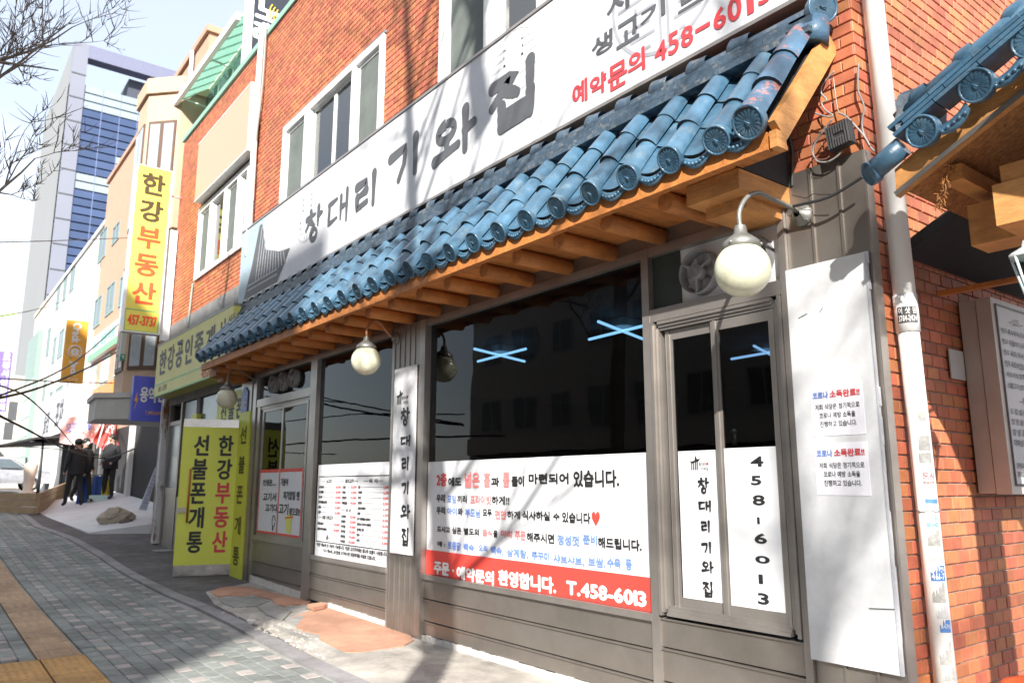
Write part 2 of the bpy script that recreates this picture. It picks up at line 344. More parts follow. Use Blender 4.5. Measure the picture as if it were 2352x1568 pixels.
def circ(cx_, cy_, r_, n=14): return [(cx_+r_*math.cos(2*math.pi*k/n+1.6), cy_+r_*math.sin(2*math.pi*k/n+1.6)) for k in range(n+1)]
HAND = {
 '창': [[(.28, 1), (.36, .92)], [(.06, .80), (.54, .84)], [(.33, .82), (.04, .45)], [(.28, .66), (.52, .48)], [(.74, 1), (.72, .42)], [(.72, .72), (.94, .76)], circ(.5, .19, .17)],
 '대': [[(.02, .84), (.46, .90)], [(.06, .84), (.03, .20), (.46, .28)], [(.66, .9), (.65, .15)], [(.66, .52), (.92, .55)], [(.96, 1), (.95, 0)]],
 '리': [[(.08, .88), (.52, .92), (.50, .60)], [(.52, .60), (.12, .50)], [(.12, .50), (.10, .12), (.56, .20)], [(.86, 1), (.84, 0)]],
 '기': [[(.06, .82), (.54, .90), (.50, .45), (.34, .08)], [(.86, 1), (.85, .04)]],
 '와': [circ(.32, .74, .21), [(.34, .48), (.34, .22)], [(.03, .12), (.62, .24)], [(.80, 1), (.79, 0)], [(.80, .5), (1, .56)]],
 '집': [[(.08, .92), (.56, .94), (.06, .52)], [(.32, .74), (.60, .54)], [(.87, 1), (.86, .50)], [(.28, .42), (.27, .02)], [(.87, .42), (.86, .0)], [(.28, .22), (.86, .24)], [(.28, .03), (.86, .03)]],
}
def hand(mb, ch, o, r, u, w_, h_, wd):
    for k, st in enumerate(HAND[ch]): stroke(mb, st, wd, Vector(o), Vector(r), Vector(u), w_, h_, .0004*k+.001)

# ================================================================ GROUND
g = MB(); xs = [-400, -200, -120, -60, -45, -30, -27, -24, -21, -18, -16, -14, -13, -12, -10.6, -9.3, -8, -7, -6, -4, 0, 6, 20, 60, 400]
for a, b in zip(xs, xs[1:]):
    for y0, y1 in ((-400, -40), (-40, -5.2), (-5.2, 0), (0, 8), (8, 60), (60, 400)):
        g.face([(a, y0, gz(a)-.05), (b, y0, gz(b)-.05), (b, y1, gz(b)-.05), (a, y1, gz(a)-.05)])
struct(g.build('ground', asphalt))
def sheet(y0f, y1f, x0, x1, dz, mat, name, n=60):
    q = MB()
    for i in range(n):
        a = x0+(x1-x0)*i/n; b = x0+(x1-x0)*(i+1)/n
        q.face([(a, y0f(a), gz(a)+dz), (b, y0f(b), gz(b)+dz), (b, y1f(b), gz(b)+dz), (a, y1f(a), gz(a)+dz)])
    return struct(q.build(name, mat))
# kerb line measured along its length
k5 = K(0, 2000, 700, 1502); k6 = K(800, 2200, 900, 2352)
KO = [(4, -1.22), (-5.041, -1.214), (-5.921, -1.19), (-7.131, -1.15), (-8.4, -1.11)]
for q in [(1400, 800), (1200, 700), (1000, 590), (800, 450), (560, 315), (300, 190)]:
    p = PG(*k5(*q)); KO.append((p.x, min(-.7, p.y)))
KO = sorted(KO)
KO = [(-60, KO[0][1]+1.0)]+KO
def ko(x):
    for (a, ya), (b, yb) in zip(KO, KO[1:]):
        if x <= b: return ya+(yb-ya)*(x-a)/(b-a) if x > a else ya
    return KO[-1][1]
sheet(lambda x: ko(x)+.14, lambda x: 0.3, -60, 4, -.008, asphalt, 'apron')
sheet(lambda x: -5.2, lambda x: ko(x), -60, 4, -.022, concrete, 'sidewalk_bed')
sheet(lambda x: -15, lambda x: -5.35, -60, 30, -.03, asphalt, 'road')
kerb = struct(MB().box(0, .01, -5.3, -5.2, -.1, -.02).build('kerb', kerb_m))
WL[kerb.name] = kerb.location.copy()
x = 3.
while x > -34:
    L = .98; a, b = x-L, x-.012; q = MB()
    q.hexa([(a, ko(a), gz(a)-.08), (b, ko(b), gz(b)-.08), (b, ko(b)+.145, gz(b)-.08), (a, ko(a)+.145, gz(a)-.08),
            (a, ko(a), gz(a)+.004), (b, ko(b), gz(b)+.004), (b, ko(b)+.145, gz(b)+.004), (a, ko(a)+.145, gz(a)+.004)])
    q.build('kerb_stone', kerb_m, kerb); x -= L
# ---- pavers
side = struct(MB().box(-3, -2.99, -5.1, -5.09, -.1, -.05).build('sidewalk', concrete)); WL[side.name] = side.location.copy()
PB = {}
def pbmesh(w_, d_, mat, key, h_=.03):
    if (key, mat.name) not in PB:
        q = MB(); a = .006; x0, x1, y0, y1 = -w_/2, w_/2, -d_/2, d_/2
        v = [(x0,y0,-h_),(x1,y0,-h_),(x1,y1,-h_),(x0,y1,-h_),(x0,y0,-.005),(x1,y0,-.005),(x1,y1,-.005),(x0,y1,-.005),(x0+a,y0+a,0),(x1-a,y0+a,0),(x1-a,y1-a,0),(x0+a,y1-a,0)]
        f = [(0,1,5,4),(1,2,6,5),(2,3,7,6),(3,0,4,7),(4,5,9,8),(5,6,10,9),(6,7,11,10),(7,4,8,11),(8,9,10,11)]
        q.mesh(v, f); PB[(key, mat.name)] = (q, q.data('paver', mat))
    return PB[(key, mat.name)]
blocks = []   # (x, y, w, d, mat, key)
CXp, CYp = .362, .325
i = 0
for i in range(0, 76):
    x0 = -5.51-.06+3.5*CXp-i*CXp if True else 0
    for j in range(0, 12):
        y0 = -1.295+.05-CYp*j          # top of the cell (its pale block row)
        for (dx, dy, w_, d_, mt, ky) in ((0, 0, .120, .104, paver_l, 'l'), (.1815, 0, .233, .104, paver, 'a'), (0, -.1083, .176, .104, paver, 'b'), (.181, -.1083, .176, .104, paver, 'b'), (-.09, -.2166, .176, .104, paver, 'b'), (.091, -.2166, .176, .104, paver, 'b')):
            xx, yy = x0+dx, y0+dy-.052
            if yy+d_/2 > ko(xx)-.01: continue
            if xx < -7.02 and -2.775 < yy < -2.42: continue
            if -7.02 <= xx < -5.6 and -3.35 < yy < -2.42: continue
            if xx < -26 or yy < -4.6: continue
            blocks.append((xx, yy, w_, d_, mt, ky))
def seen(p, mgn=60):
    u, v, z = PJ(p); return z > .2 and -mgn < u < 2352+mgn and -mgn < v < 1568+mgn
blocks.sort(key=lambda b: ((0 if seen((b[0], b[1], gz(b[0]))) else 500)+(Vector((b[0], b[1], 0))-CAM).length))
rest = MB(); rest_l = MB()
for n_, (xx, yy, w_, d_, mt, ky) in enumerate(blocks):
    dz = random.uniform(-.003, .002); q, me = pbmesh(w_, d_, mt, ky)
    if n_ < 290: put('paver', me, (xx, yy, gz(xx)+dz), side, rot=(random.uniform(-.008, .008), random.uniform(-.008, .008), random.uniform(-.01, .01)))
    elif seen((xx, yy, gz(xx)), 900): (rest if mt is paver else rest_l).mesh([(v[0]+xx, v[1]+yy, v[2]+gz(xx+v[0])+dz) for v in q.v], q.f)
stuff(rest.build('pavers', paver, side)); stuff(rest_l.build('pale_pavers', paver_l, side))
# ---- tactile strip
def tactile(x0, y0, mat, kind, s_=.3):
    q = MB(); z = gz(x0+s_/2); g_ = .005
    def zz(v): return v
    q.box(x0+g_, x0+s_-g_, y0+g_, y0+s_-g_, -.03, 0)
    if kind == 'bar':
        for k in range(4):
            yc = y0+s_*(k+.5)/4; q.hexa([(x0+.015, yc-.017, 0), (x0+s_-.015, yc-.017, 0), (x0+s_-.015, yc+.017, 0), (x0+.015, yc+.017, 0), (x0+.02, yc-.010, .005), (x0+s_-.02, yc-.010, .005), (x0+s_-.02, yc+.010, .005), (x0+.02, yc+.010, .005)])
    else:
        for a in range(6):
            for b in range(6):
                xc, yc = x0+s_*(a+.5)/6, y0+s_*(b+.5)/6
                q.hexa([(xc-.012, yc-.012, 0), (xc+.012, yc-.012, 0), (xc+.012, yc+.012, 0), (xc-.012, yc+.012, 0), (xc-.006, yc-.006, .005), (xc+.006, yc-.006, .005), (xc+.006, yc+.006, .005), (xc-.006, yc+.006, .005)])
    q.v = [(v[0], v[1], v[2]+gz(v[0])+.002) for v in q.v]
    return q
for k in range(62):
    x0 = -7.02-.3*(k+1)
    tactile(x0, -2.755, tact, 'bar').build('tactile_tile', tact, side)
for a in range(5):
    for b in range(3):
        tactile(-7.02+.3*a, -2.74-.305*b, tact_y, 'dot').build('tactile_tile', tact_y, side, label='yellow dotted tactile tile')
# ---- broken terracotta mats and rubble in front of the shop
def gpoly(pts, k, h_, mat, name, z0=-.01):
    q = MB(); P3 = []
    for p in pts:
        w_ = PG(*k(*p)); P3.append(Vector((w_.x, w_.y, gz(w_.x)+z0)))
    q.prism(P3[::-1], (0, 0, h_)); return q.build(name, mat)
shop_floor = gpoly([(60, 430), (560, 330), (1160, 560), (2330, 890), (2352, 1388), (1750, 1388), (1250, 1130), (700, 830), (150, 560)], k6, .014, concrete_w, 'doorstep_slab', -.014)
struct(shop_floor)
struct(MB().box(-6.2, -1.2, -1.04, .3, -.05, -.003).build('doorstep_slab', concrete_w))
m1 = gpoly([(110, 440), (200, 400), (330, 385), (500, 385), (1160, 545), (1090, 575), (960, 570), (870, 588), (780, 570), (752, 520), (640, 500), (560, 466), (430, 488), (300, 476), (200, 495), (150, 470)], k6, .022, matm, 'floor_mat')
tag(m1, 'torn terracotta floor mat beside the yellow door and left shop door', 'floor mat', 'torn terracotta mats on the doorstep')
m2 = gpoly([(900, 742), (1150, 640), (1340, 605), (1600, 690), (2040, 830), (2200, 905), (2235, 950), (2130, 1010), (1660, 1082), (1500, 1078), (1240, 932), (1262, 885), (1100, 850), (1010, 815), (995, 770)], k6, .024, matm, 'floor_mat')
tag(m2, 'large torn terracotta floor mat below the menu poster, sunlit', 'floor mat', 'torn terracotta mats on the doorstep')
m3 = gpoly([(1120, 618), (1260, 596), (1345, 606), (1300, 628), (1190, 655)], k6, .035, matm, 'floor_mat', .02)
tag(m3, 'small loose flap of mat lying over the large sunlit mat', 'floor mat', 'torn terracotta mats on the doorstep')
random.seed(3)
rub = MB()
for _ in range(170):
    u_, v_ = random.choice([(random.uniform(200, 1300), 0), (random.uniform(600, 1250), 0)]); v_ = 470+.42*u_+random.uniform(-60, 120)
    p = PG(*k6(u_, v_)); r_ = random.uniform(.008, .035)
    a = [Vector((random.uniform(.6, 1)*r_*math.cos(t*1.05), random.uniform(.6, 1)*r_*math.sin(t*1.05), 0)) for t in range(6)]
    c_ = Vector((p.x, p.y, gz(p.x)+r_*random.uniform(.3, .6)))
    for i in range(6): rub.face([Vector((p.x, p.y, gz(p.x)-.004))+a[i]*1.2, Vector((p.x, p.y, gz(p.x)-.004))+a[(i+1) % 6]*1.2, c_+a[(i+1) % 6]*.5, c_+a[i]*.5])
    rub.face([c_+q*.5 for q in a])
stuff(tag(rub.build('rubble', concrete_w), 'broken bits of mortar scattered along the torn mats', 'rubble'))
slabs = [[(190, 510), (560, 490), (740, 530), (580, 590), (360, 600), (240, 560)], [(590, 590), (760, 560), (960, 640), (860, 740), (700, 680)], [(870, 600), (1140, 575), (1120, 620), (960, 650)], [(880, 735), (1100, 690), (1010, 800), (905, 760)], [(780, 790), (1240, 960), (1560, 1110), (1500, 1120), (1180, 980), (790, 820)]]
bs = thing('broken_paving', 'cracked grey concrete pieces where the doorstep mat has torn away', 'paving', PG(*k6(700, 600)))
for s_ in slabs:
    q = MB(); q.prism([Vector((w_.x, w_.y, gz(w_.x)-.005)) for w_ in [PG(*k6(*p)) for p in s_]][::-1], (0, 0, random.uniform(.012, .022))); q.build('slab', concrete, bs)
tag(gpoly([(480, 745), (520, 735), (575, 745), (560, 760), (500, 762)], k6, .03, plaster, 'stone_chip'), 'pale flat stone chip lying by the kerb', 'stone')

# ================================================================ RESTAURANT BUILDING
B = thing('brick_building', 'orange brick building with long white restaurant sign and steel shopfront', 'building', (-6, 0, 0))
XR = -1.84; XL = -11.12; TOP = 8.15
BM = {}
def brickmesh(L, H, mat):
    if (L, H, mat.name) not in BM:
        q = MB(); x0, x1, z0, z1 = -L/2+.004, L/2-.004, -H/2+.004, H/2-.004; a = .003
        v = [(x0,0,z0),(x1,0,z0),(x1,0,z1),(x0,0,z1),(x0,-.009,z0),(x1,-.009,z0),(x1,-.009,z1),(x0,-.009,z1),(x0+a,-.012,z0+a),(x1-a,-.012,z0+a),(x1-a,-.012,z1-a),(x0+a,-.012,z1-a)]
        q.mesh(v, [(0,1,5,4),(1,2,6,5),(2,3,7,6),(3,0,4,7),(4,5,9,8),(5,6,10,9),(6,7,11,10),(7,4,8,11),(8,9,10,11)]); BM[(L, H, mat.name)] = (q, q.data('brick', mat))
    return BM[(L, H, mat.name)]
def bricks(parent, o, r, regs, holes, L, H, nmax, mat=brick, z00=0.):
    """running-bond bricks; r is the wall's horizontal axis, its outward normal is r x z; regs/holes are (a0,a1,z0,z1)"""
    o, r = Vector(o), Vector(r); n = r.cross(U_Z); ang = math.atan2(r.y, r.x); lst = []
    for (a0, a1, z0, z1) in regs:
        k0 = int((z0-z00)/H); k1 = int((z1-z00)/H)+1
        for k in range(k0, k1+1):
            zc = z00+(k+.5)*H
            if zc-H/2 < z0-.001 or zc+H/2 > z1+.02: continue
            sh = (k % 2)*L/2; i0 = int((a0-sh)/L)-1
            a = sh+i0*L
            while a < a1:
                b0, b1 = max(a, a0), min(a+L, a1); a += L
                if b1-b0 < .02: continue
                bad = False
                for (h0, h1, hz0, hz1) in holes:
                    if hz0 < zc < hz1:
                        if b0 >= h0 and b1 <= h1: bad = True; break
                        if b0 < h0 < b1: b1 = h0
                        elif b0 < h1 < b1: b0 = h1
                if bad or b1-b0 < .02: continue
                lst.append(((b0+b1)/2, zc, b1-b0))
    vis = lambda t: seen(o+r*t[0]+U_Z*t[1], 40)
    lst.sort(key=lambda t: (o+r*t[0]+U_Z*t[1]-CAM).length+(0 if vis(t) else 100))
    q0, me = brickmesh(L, H, mat); st = MB()
    for n_, (a, z, w_) in enumerate(lst):
        p = o+r*a+U_Z*z-n*random.uniform(0, .0025); s_ = w_/L
        if n_ < nmax: put('brick', me, p, parent, rot=(random.uniform(-.006, .006), 0, ang+random.uniform(-.006, .006)), scale=(s_, 1, 1))
        else:
            tz = random.uniform(-.006, .006)
            st.mesh([p+r*(v[0]*s_)-n*(v[1]+v[0]*tz)+U_Z*v[2] for v in q0.v], q0.f)
    if st.v: stuff(st.build('bricks', mat, parent))
FR = .0       # facade plane y
# backing wall with window openings
W1 = (-10.05, -7.09, 4.86, 6.24); W2 = (-5.92, -2.75, 4.86, 6.34)
def wallgrid(name, rng, holes, mat, parent, y0, y1):
    xs_ = sorted({rng[0], rng[1]}|{h[0] for h in holes}|{h[1] for h in holes}); zs_ = sorted({rng[2], rng[3]}|{h[2] for h in holes}|{h[3] for h in holes}); q = MB()
    for a, b in zip(xs_, xs_[1:]):
        for c, d in zip(zs_, zs_[1:]):
            if not any(h[0]-.001 <= a and b <= h[1]+.001 and h[2]-.001 <= c and d <= h[3]+.001 for h in holes): q.box(a, b, y0, y1, c, d)
    return q.build(name, mat, parent)
fw = wallgrid('front_wall', (XL, XR-.013, 2.85, TOP), [W1, W2], mortar, B, 0.012, .25)
WL[fw.name] = Vector((-6, 0, 0))
bricks(fw, (0, .012, 0), (1, 0, 0), [(XL, XR, 4.95, TOP), (-2.9, XR, 2.97, 4.95)], [W1, W2], .142, .0665, 290, z00=2.97-.0665*44)
sw = MB().box(XR-.20, XR-.012, .25, 6, 0, TOP).box(XR-.20, XR-.012, .012, .25, 0, 2.85).build('side_wall', mortar, B); WL[sw.name] = Vector((-6, 0, 0))
bricks(sw, (XR-.012, 0, 0), (0, 1, 0), [(.0, .26, 2.97, TOP), (.045, 2.6, 0.1, 2.97), (.26, 2.6, 2.97, TOP)], [], .132, .0665, 290, z00=2.97-.0665*44)
MB().box(XL-.03, XR+.03, -.03, .3, TOP, TOP+.10).build('parapet_cap', green_tr, B)
MB().box(XL, XR-.2, .26, 6, TOP-.1, TOP-.02).build('roof', concrete, B)
# interior of the ground floor
rm = MB(); rm.box(-10.9, -2.06, 6.4, 6.5, 0, 2.9); rm.box(-10.98, -10.9, .1, 6.5, 0, 2.9); rm.box(-2.1, -2.05, .1, 6.5, 0, 2.9)
rm.box(-10.9, -2.06, .06, 6.5, 2.80, 2.9); rm.box(-10.9, -2.06, .1, 6.5, -.05, .0); rm.build('dining_room', dark2, B)
ur = MB(); ur.box(-11, -2.06, 3.2, 3.25, 4.4, 7.5); ur.box(-11, -2.06, .26, 3.2, 7.4, 7.5); ur.box(-11, -2.06, .26, 3.2, 4.4, 4.5); ur.build('upper_room', curtain, B)
# storefront frame
sf = MB()
def vpost(x0, x1, z0, z1, y0=-.045, y1=.05): sf.box(x0, x1, y0, y1, z0, z1)
vpost(-10.56, -10.44, .03, 2.82); vpost(-10.40, -10.30, .07, 2.36, -.03); vpost(-8.62, -8.44, .02, 2.80); vpost(-6.69, -6.60, 0, 2.80, -.02)
vpost(-6.10, -6.005, 0, 2.80, -.06); vpost(-3.345, -3.285, 0, 2.80); vpost(-2.335, -2.292, .0, 2.80)
for a, b in ((-10.44, -8.62), (-8.44, -6.69), (-6.005, -3.345), (-3.285, -2.335)): sf.box(a, b, -.04, .05, 2.74, 2.80)
sf.box(-10.44, -8.62, -.038, .05, 2.33, 2.43); sf.box(-3.285, -2.335, -.042, .05, 2.31, 2.39)
sf.box(-8.44, -6.69, -.035, .05, .495, .54); sf.box(-6.005, -3.345, -.048, .05, .500, .542); sf.box(-10.30, -8.62, -.035, .05, .60, .665)
sfo = sf.build('storefront_frame', steel_l, B); WL[sfo.name] = Vector((-6, 0, 0))
hd = MB().box(-11.0, XR-.46, -.03, .05, 2.80, 2.90); hd.build('header_beam', steel, B)
for (a, b, zs_) in ((-10.42, -8.62, (.085, .17, .33, .60)), (-8.44, -6.69, (.06, .17, .335, .495)), (-6.005, -3.345, (.04, .155, .335, .50)), (-3.285, -2.335, (.0, .17, .36, .53))):
    for z0, z1 in zip(zs_, zs_[1:]):
        q = MB(); t = .012
        q.hexa([(a, -.022, z0+.006), (b, -.022, z0+.006), (b, .04, z0+.006), (a, .04, z0+.006), (a, -.022, z1-.002), (b, -.022, z1-.002), (b, .04, z1-.002), (a, .04, z1-.002)])
        q.box(a, b, -.034, -.022, z1-t, z1-.003)
        q.build('kick_panel', steel, B)
for a, b, z in ((-10.3, -8.55, .09), (-7.9, -6.69, .06), (-6.0, -2.0, .045)):
    q = MB(); n_ = int((b-a)/.06)
    for i in range(n_):
        x0 = a+i*.06; hh = z-.010*random.random(); q.box(x0, x0+.06, -.036-.004*random.random(), .0, -.02, hh+gz(x0))
    q.build('mortar_skirting', plaster, B)
# fluted pillar
q = MB().use(steel)
q.box(-6.60, -6.10, -.055, .05, 0, 2.80)
for xx in (-6.575, -6.48, -6.385, -6.29, -6.195): q.box(xx, xx+.012, -.062, -.055, 0, 2.80)
q.build('pillar_cladding', None, B)
# glass
for a, b, c, d, yy, mt in ((-8.44, -6.69, .54, 2.74, .005, glz), (-6.005, -3.345, .542, 2.74, .005, glz), (-10.44, -8.62, 2.43, 2.74, .005, glz)):
    MB().box(a, b, yy, yy+.006, c, d).build('window_pane', mt, B)
# left sliding door leaves
for a, b, yy in ((-10.24, -9.44, -.012), (-9.50, -8.68, -.03)):
    q = MB()
    for xx in (a, b-.045): q.box(xx, xx+.045, yy, yy+.03, .665, 2.29)
    q.box(a+.045, b-.045, yy, yy+.03, .665, .70); q.box(a+.045, b-.045, yy, yy+.03, 2.25, 2.29)
    o = q.build('sliding_sash', steel_l, B); WL[o.name] = Vector((-6, 0, 0))
    MB().box(a+.045, b-.045, yy+.012, yy+.018, .70, 2.25).build('sash_glass', glz3, o)
MB().box(-10.30, -8.62, -.02, .04, 2.285, 2.33).build('door_head', steel, B)
# right sliding window
q = MB()
for d in range(3):
    o_ = .018*d; q.box(-3.275+o_, -3.255+o_, -.055+.012*d, .03, .545+o_, 2.305-o_); q.box(-2.36-o_, -2.34-o_, -.055+.012*d, .03, .545+o_, 2.305-o_)
    q.box(-3.235+.02, -2.38-.02, -.055+.012*d, .03, 2.285-o_, 2.303-o_); q.box(-3.235+.02, -2.38-.02, -.055+.012*d, .03, .547+o_, .565+o_)
q.build('window_surround', steel_l, B)
for a, b, yy in ((-3.20, -2.79, .0), (-2.83, -2.385, -.024)):
    q = MB()
    for xx in (a, b-.055): q.box(xx, xx+.018, yy, yy+.022, .60, 2.245); q.box(xx+.018, xx+.037, yy-.006, yy+.022, .60, 2.245); q.box(xx+.037, xx+.055, yy, yy+.022, .60, 2.245)
    q.box(a+.055, b-.055, yy, yy+.022, .60, .655); q.box(a+.055, b-.055, yy, yy+.022, 2.185, 2.245)
    o = q.build('sliding_sash', steel_l, B); WL[o.name] = Vector((-6, 0, 0))
    MB().box(a+.055, b-.055, yy+.008, yy+.014, .655, 2.185).build('sash_glass', glz3, o)
q = MB().box(-2.755, -2.735, .03, .045, 1.52, 1.545).tube([(-2.74, .035, 1.60), (-2.74, .035, 1.52)], .008, 6); q.sphere((-2.74, .03, 1.60), .018, 10, 6); q.build('window_latch', M('green_latch', (.35, .50, .40), .3, metal=.6), B)
# transom with fans
MB().box(-3.285, -3.06, .0, .02, 2.39, 2.74).build('transom_board', M('dark_green_panel', (.03, .045, .04), .4), B)
def fan(cx_, cz, r_, par, yo=-.05):
    q = MB().use(M('fan_grey', (.30, .30, .31), .45, var=.15)); c = Vector((cx_, yo, cz))
    q.lathe(c, (0, -1, 0), [(-.09, r_), (0, r_), (.015, r_*.97), (.0, r_*.94), (-.09, r_*.90)], 28)
    q.lathe(c, (0, -1, 0), [(.02, .001), (.02, r_*.30), (.012, r_*.34), (-.03, r_*.34)], 20)
    for rr in (.12, .2, .28): q.tube([c+Vector((math.cos(t/16*6.2832)*r_*rr, -.022, math.sin(t/16*6.2832)*r_*rr)) for t in range(17)], .003, 4, False)
    for t in range(3):
        a = t*2.094+.5; d = Vector((math.cos(a), 0, math.sin(a))); q.beam(c+d*r_*.3+Vector((0, -.01, 0)), c+d*r_*.98+Vector((0, -.005, 0)), .012, .01, (0, 1, 0))
    for t in range(5):
        a = t*1.2566; d = Vector((math.cos(a), 0, math.sin(a))); e = Vector((math.cos(a+.75), 0, math.sin(a+.75)))
        q.face([c+d*r_*.3+Vector((0, .03, 0)), c+d*r_*.88+Vector((0, .02, 0)), c+e*r_*.88+Vector((0, .05, 0)), c+e*r_*.3+Vector((0, .05, 0))])
    return q.build('ventilation_fan', None, par)
FP = MB().box(-3.06, -2.34, .012, .02, 2.39, 2.74).build('fan_board', white, B)
fgrp = 'ventilation fans in the shop transoms'
for n_, (cx_, cz, r_, lb) in enumerate(((-2.885, 2.555, .135, 'round grey ventilation fan left of the large globe lamp'), (-2.53, 2.555, .135, 'round grey ventilation fan half hidden behind the large globe lamp'), (-9.86, 2.585, .115, 'leftmost of the three small fans above the left door'), (-9.52, 2.59, .115, 'middle one of the three small fans above the left door'), (-9.18, 2.595, .115, 'rightmost of the three small fans above the left door'))):
    t = thing('ventilation_fan', lb, 'fan', (cx_, -.05, cz), fgrp); fan(cx_, cz, r_, t)
# metal cladding at the right corner
q = MB()
for a, b in ((-2.29, -2.135), (-2.13, -1.975), (-1.97, -1.838)): q.box(a, b, -.022, .012, .0, 2.965)
for xx in (-2.135, -1.975): q.box(xx-.004, xx+.010, -.030, -.022, .0, 2.95)
q.build('corner_cladding', steel, B)
MB().box(-1.838, -1.828, -.022, .045, 0, 2.965).build('corner_trim', steel_l, B)
# upper windows
def upwin(W_, vert, panes, parent, ztop=None):
    x0, x1, z0, z1 = W_
    q = MB(); t = .11
    q.box(x0, x0+t, -.03, .10, z0, z1); q.box(x1-t*.8, x1, -.03, .10, z0, z1); q.box(x0+t, x1-t*.8, -.03, .10, z1-.09, z1); q.box(x0+t, x1-t*.8, -.03, .10, z0, z0+.08)
    for a, b in vert: q.box(a, b, -.025, .09, z0+.08, z1-.09)
    o = q.build('window', white_pvc, parent); WL[o.name] = WL[parent.name].copy()
    for a, b, kind in panes:
        yy = .045 if kind == 'g' else .02
        r_ = MB()
        r_.box(a, a+.035, yy-.012, yy+.012, z0+.08, z1-.09); r_.box(b-.035, b, yy-.012, yy+.012, z0+.08, z1-.09); r_.box(a+.035, b-.035, yy-.012, yy+.012, z1-.13, z1-.09)
        r_.build('sash', white_pvc, o)
        MB().box(a+.035, b-.035, yy, yy+.004, z0+.08, z1-.13).build('pane' if kind == 'g' else 'insect_screen', glz2 if kind == 'g' else screen, o)
    MB().box(x0-.05, x1+.02, -.02, .02, z1+.002, z1+.035).build('lintel', cement, o)
upwin(W1, [(-9.29, -9.10), (-7.88, -7.76)], [(-9.94, -9.29, 's'), (-9.10, -8.45, 'g'), (-8.45, -7.88, 'g'), (-7.76, -7.18, 's')], B)
upwin(W2, [(-5.17, -4.97), (-4.42, -4.25), (-3.6, -3.5)], [(-5.81, -5.17, 's'), (-4.97, -4.42, 'g'), (-4.25, -3.6, 'g'), (-3.5, -2.84, 's')], B)
# fluorescent lamps inside
tubeL = M('lit_tube', (.8, .9, 1), .5, emit=((.30, .58, 1.0), 2.6)); tray = M('lamp_tray', (.35, .4, .42), .5)
for (u, v, z, lb) in ((1430, 760, 2.70, 'crossed fluorescent ceiling lamp seen through the right half of the big window'), (1150, 816, 2.70, 'crossed fluorescent ceiling lamp seen through the left half of the big window'), (1762, 810, 2.70, 'crossed fluorescent ceiling lamp seen through the right sliding window')):
    c = PZ(u, v, z); t = thing('fluorescent_lamp', lb, 'ceiling lamp', c, 'crossed tube lamps on the dining room ceiling')
    for sgn in (-1, 1):
        d = Vector((.72, .0, 0))+Vector((-.42, .62*sgn, 0)); d = RGT*.27+_h*(.42*sgn)
        MB().tube([c-d, c+d], .014, 8).build('tube', tubeL, t)
    MB().box(c.x-.12, c.x+.12, c.y-.12, c.y+.12, c.z+.03, c.z+.10).build('lamp_base', tray, t)

# ================================================================ LONG WHITE SIGN
YS = -.10
SG = thing('shop_sign', 'long white sign with brush lettering above the blue tiled awning', 'sign', (-6, YS, 4))
q = MB(); q.box(-11.30, -1.93, YS, .0, 3.92, 5.01); q.build('sign_board', banner, SG)
MB().box(-11.32, -1.91, YS-.012, .0, 5.01, 5.035).box(-11.32, -1.91, YS-.012, 0, 3.895, 3.92).build('sign_edge', steel_l, SG)
k2 = K(1500, 0, 1200, 2091); k4 = K(600, 0, 1100, 1725); kR = K(2500, 0, 1000, 1742)
lt = MB(); yl = YS-.004
def handfit(mb, ch, k, xl, xr, yt, yb, y, wd):
    xm = (xl+xr)/2; zt = PY(*k(xm, yt), y).z; zb = PY(*k(xm, yb), y).z; zm = (zt+zb)/2; a = fitx(k(xl, 0)[0], zm, y); b = fitx(k(xr, 0)[0], zm, y)
    hand(mb, ch, (a, y, zb), R_F, U_Z, b-a, zt-zb, wd)
handfit(lt, '창', k4, 975, 1085, 1315, 1500, yl, .070); handfit(lt, '대', k4, 1118, 1240, 1225, 1410, yl, .062)
handfit(lt, '리', k4, 1285, 1425, 1120, 1300, yl, .090)
handfit(lt, '기', k2, 95, 315, 1005, 1250, yl, .095); handfit(lt, '와', k2, 410, 690, 815, 1085, yl, .10); handfit(lt, '집', k2, 795, 1130, 500, 850, yl, .115)
lt.build('lettering', charc, SG)
lt = MB()
def gl(mb, s_, k, xl, xr, yt, yb, y=yl, bold=.012, extra=0.): fit(mb, s_, k, xl, xr, yt, yb, y, bold, extra, xm=(xl+xr)/2)
gl(lt, '생', k2, 1512, 1655, 240, 372, extra=.004); gl(lt, '고', k2, 1682, 1838, 140, 305, extra=.004); gl(lt, '기', k2, 1850, 2020, 30, 150, extra=.004)
gl(lt, '샤', k2, 1615, 1800, -90, 90, extra=.004); gl(lt, '브', kR, 370, 560, -100, 45, extra=.004)
lt.build('small_lettering', charc, SG)
lt = MB()
for ch, a, b, t, bt in (('예', 1378, 1478, 572, 722), ('약', 1500, 1610, 520, 660), ('문', 1625, 1755, 440, 612), ('의', 1765, 1878, 355, 510)): gl(lt, ch, k2, a, b, t, bt, extra=.005)
for ch, a, b, t, bt in (('4', 208, 288, 290, 425), ('5', 302, 372, 225, 375), ('8', 392, 472, 185, 325), ('-', 492, 590, 180, 205), ('6', 618, 700, 55, 200), ('0', 718, 808, -20, 145), ('1', 852, 893, -60, 95), ('3', 930, 1015, -110, 22)): gl(lt, ch, kR, a, b, t, bt, extra=.004)
lt.build('phone_lettering', redt, SG)
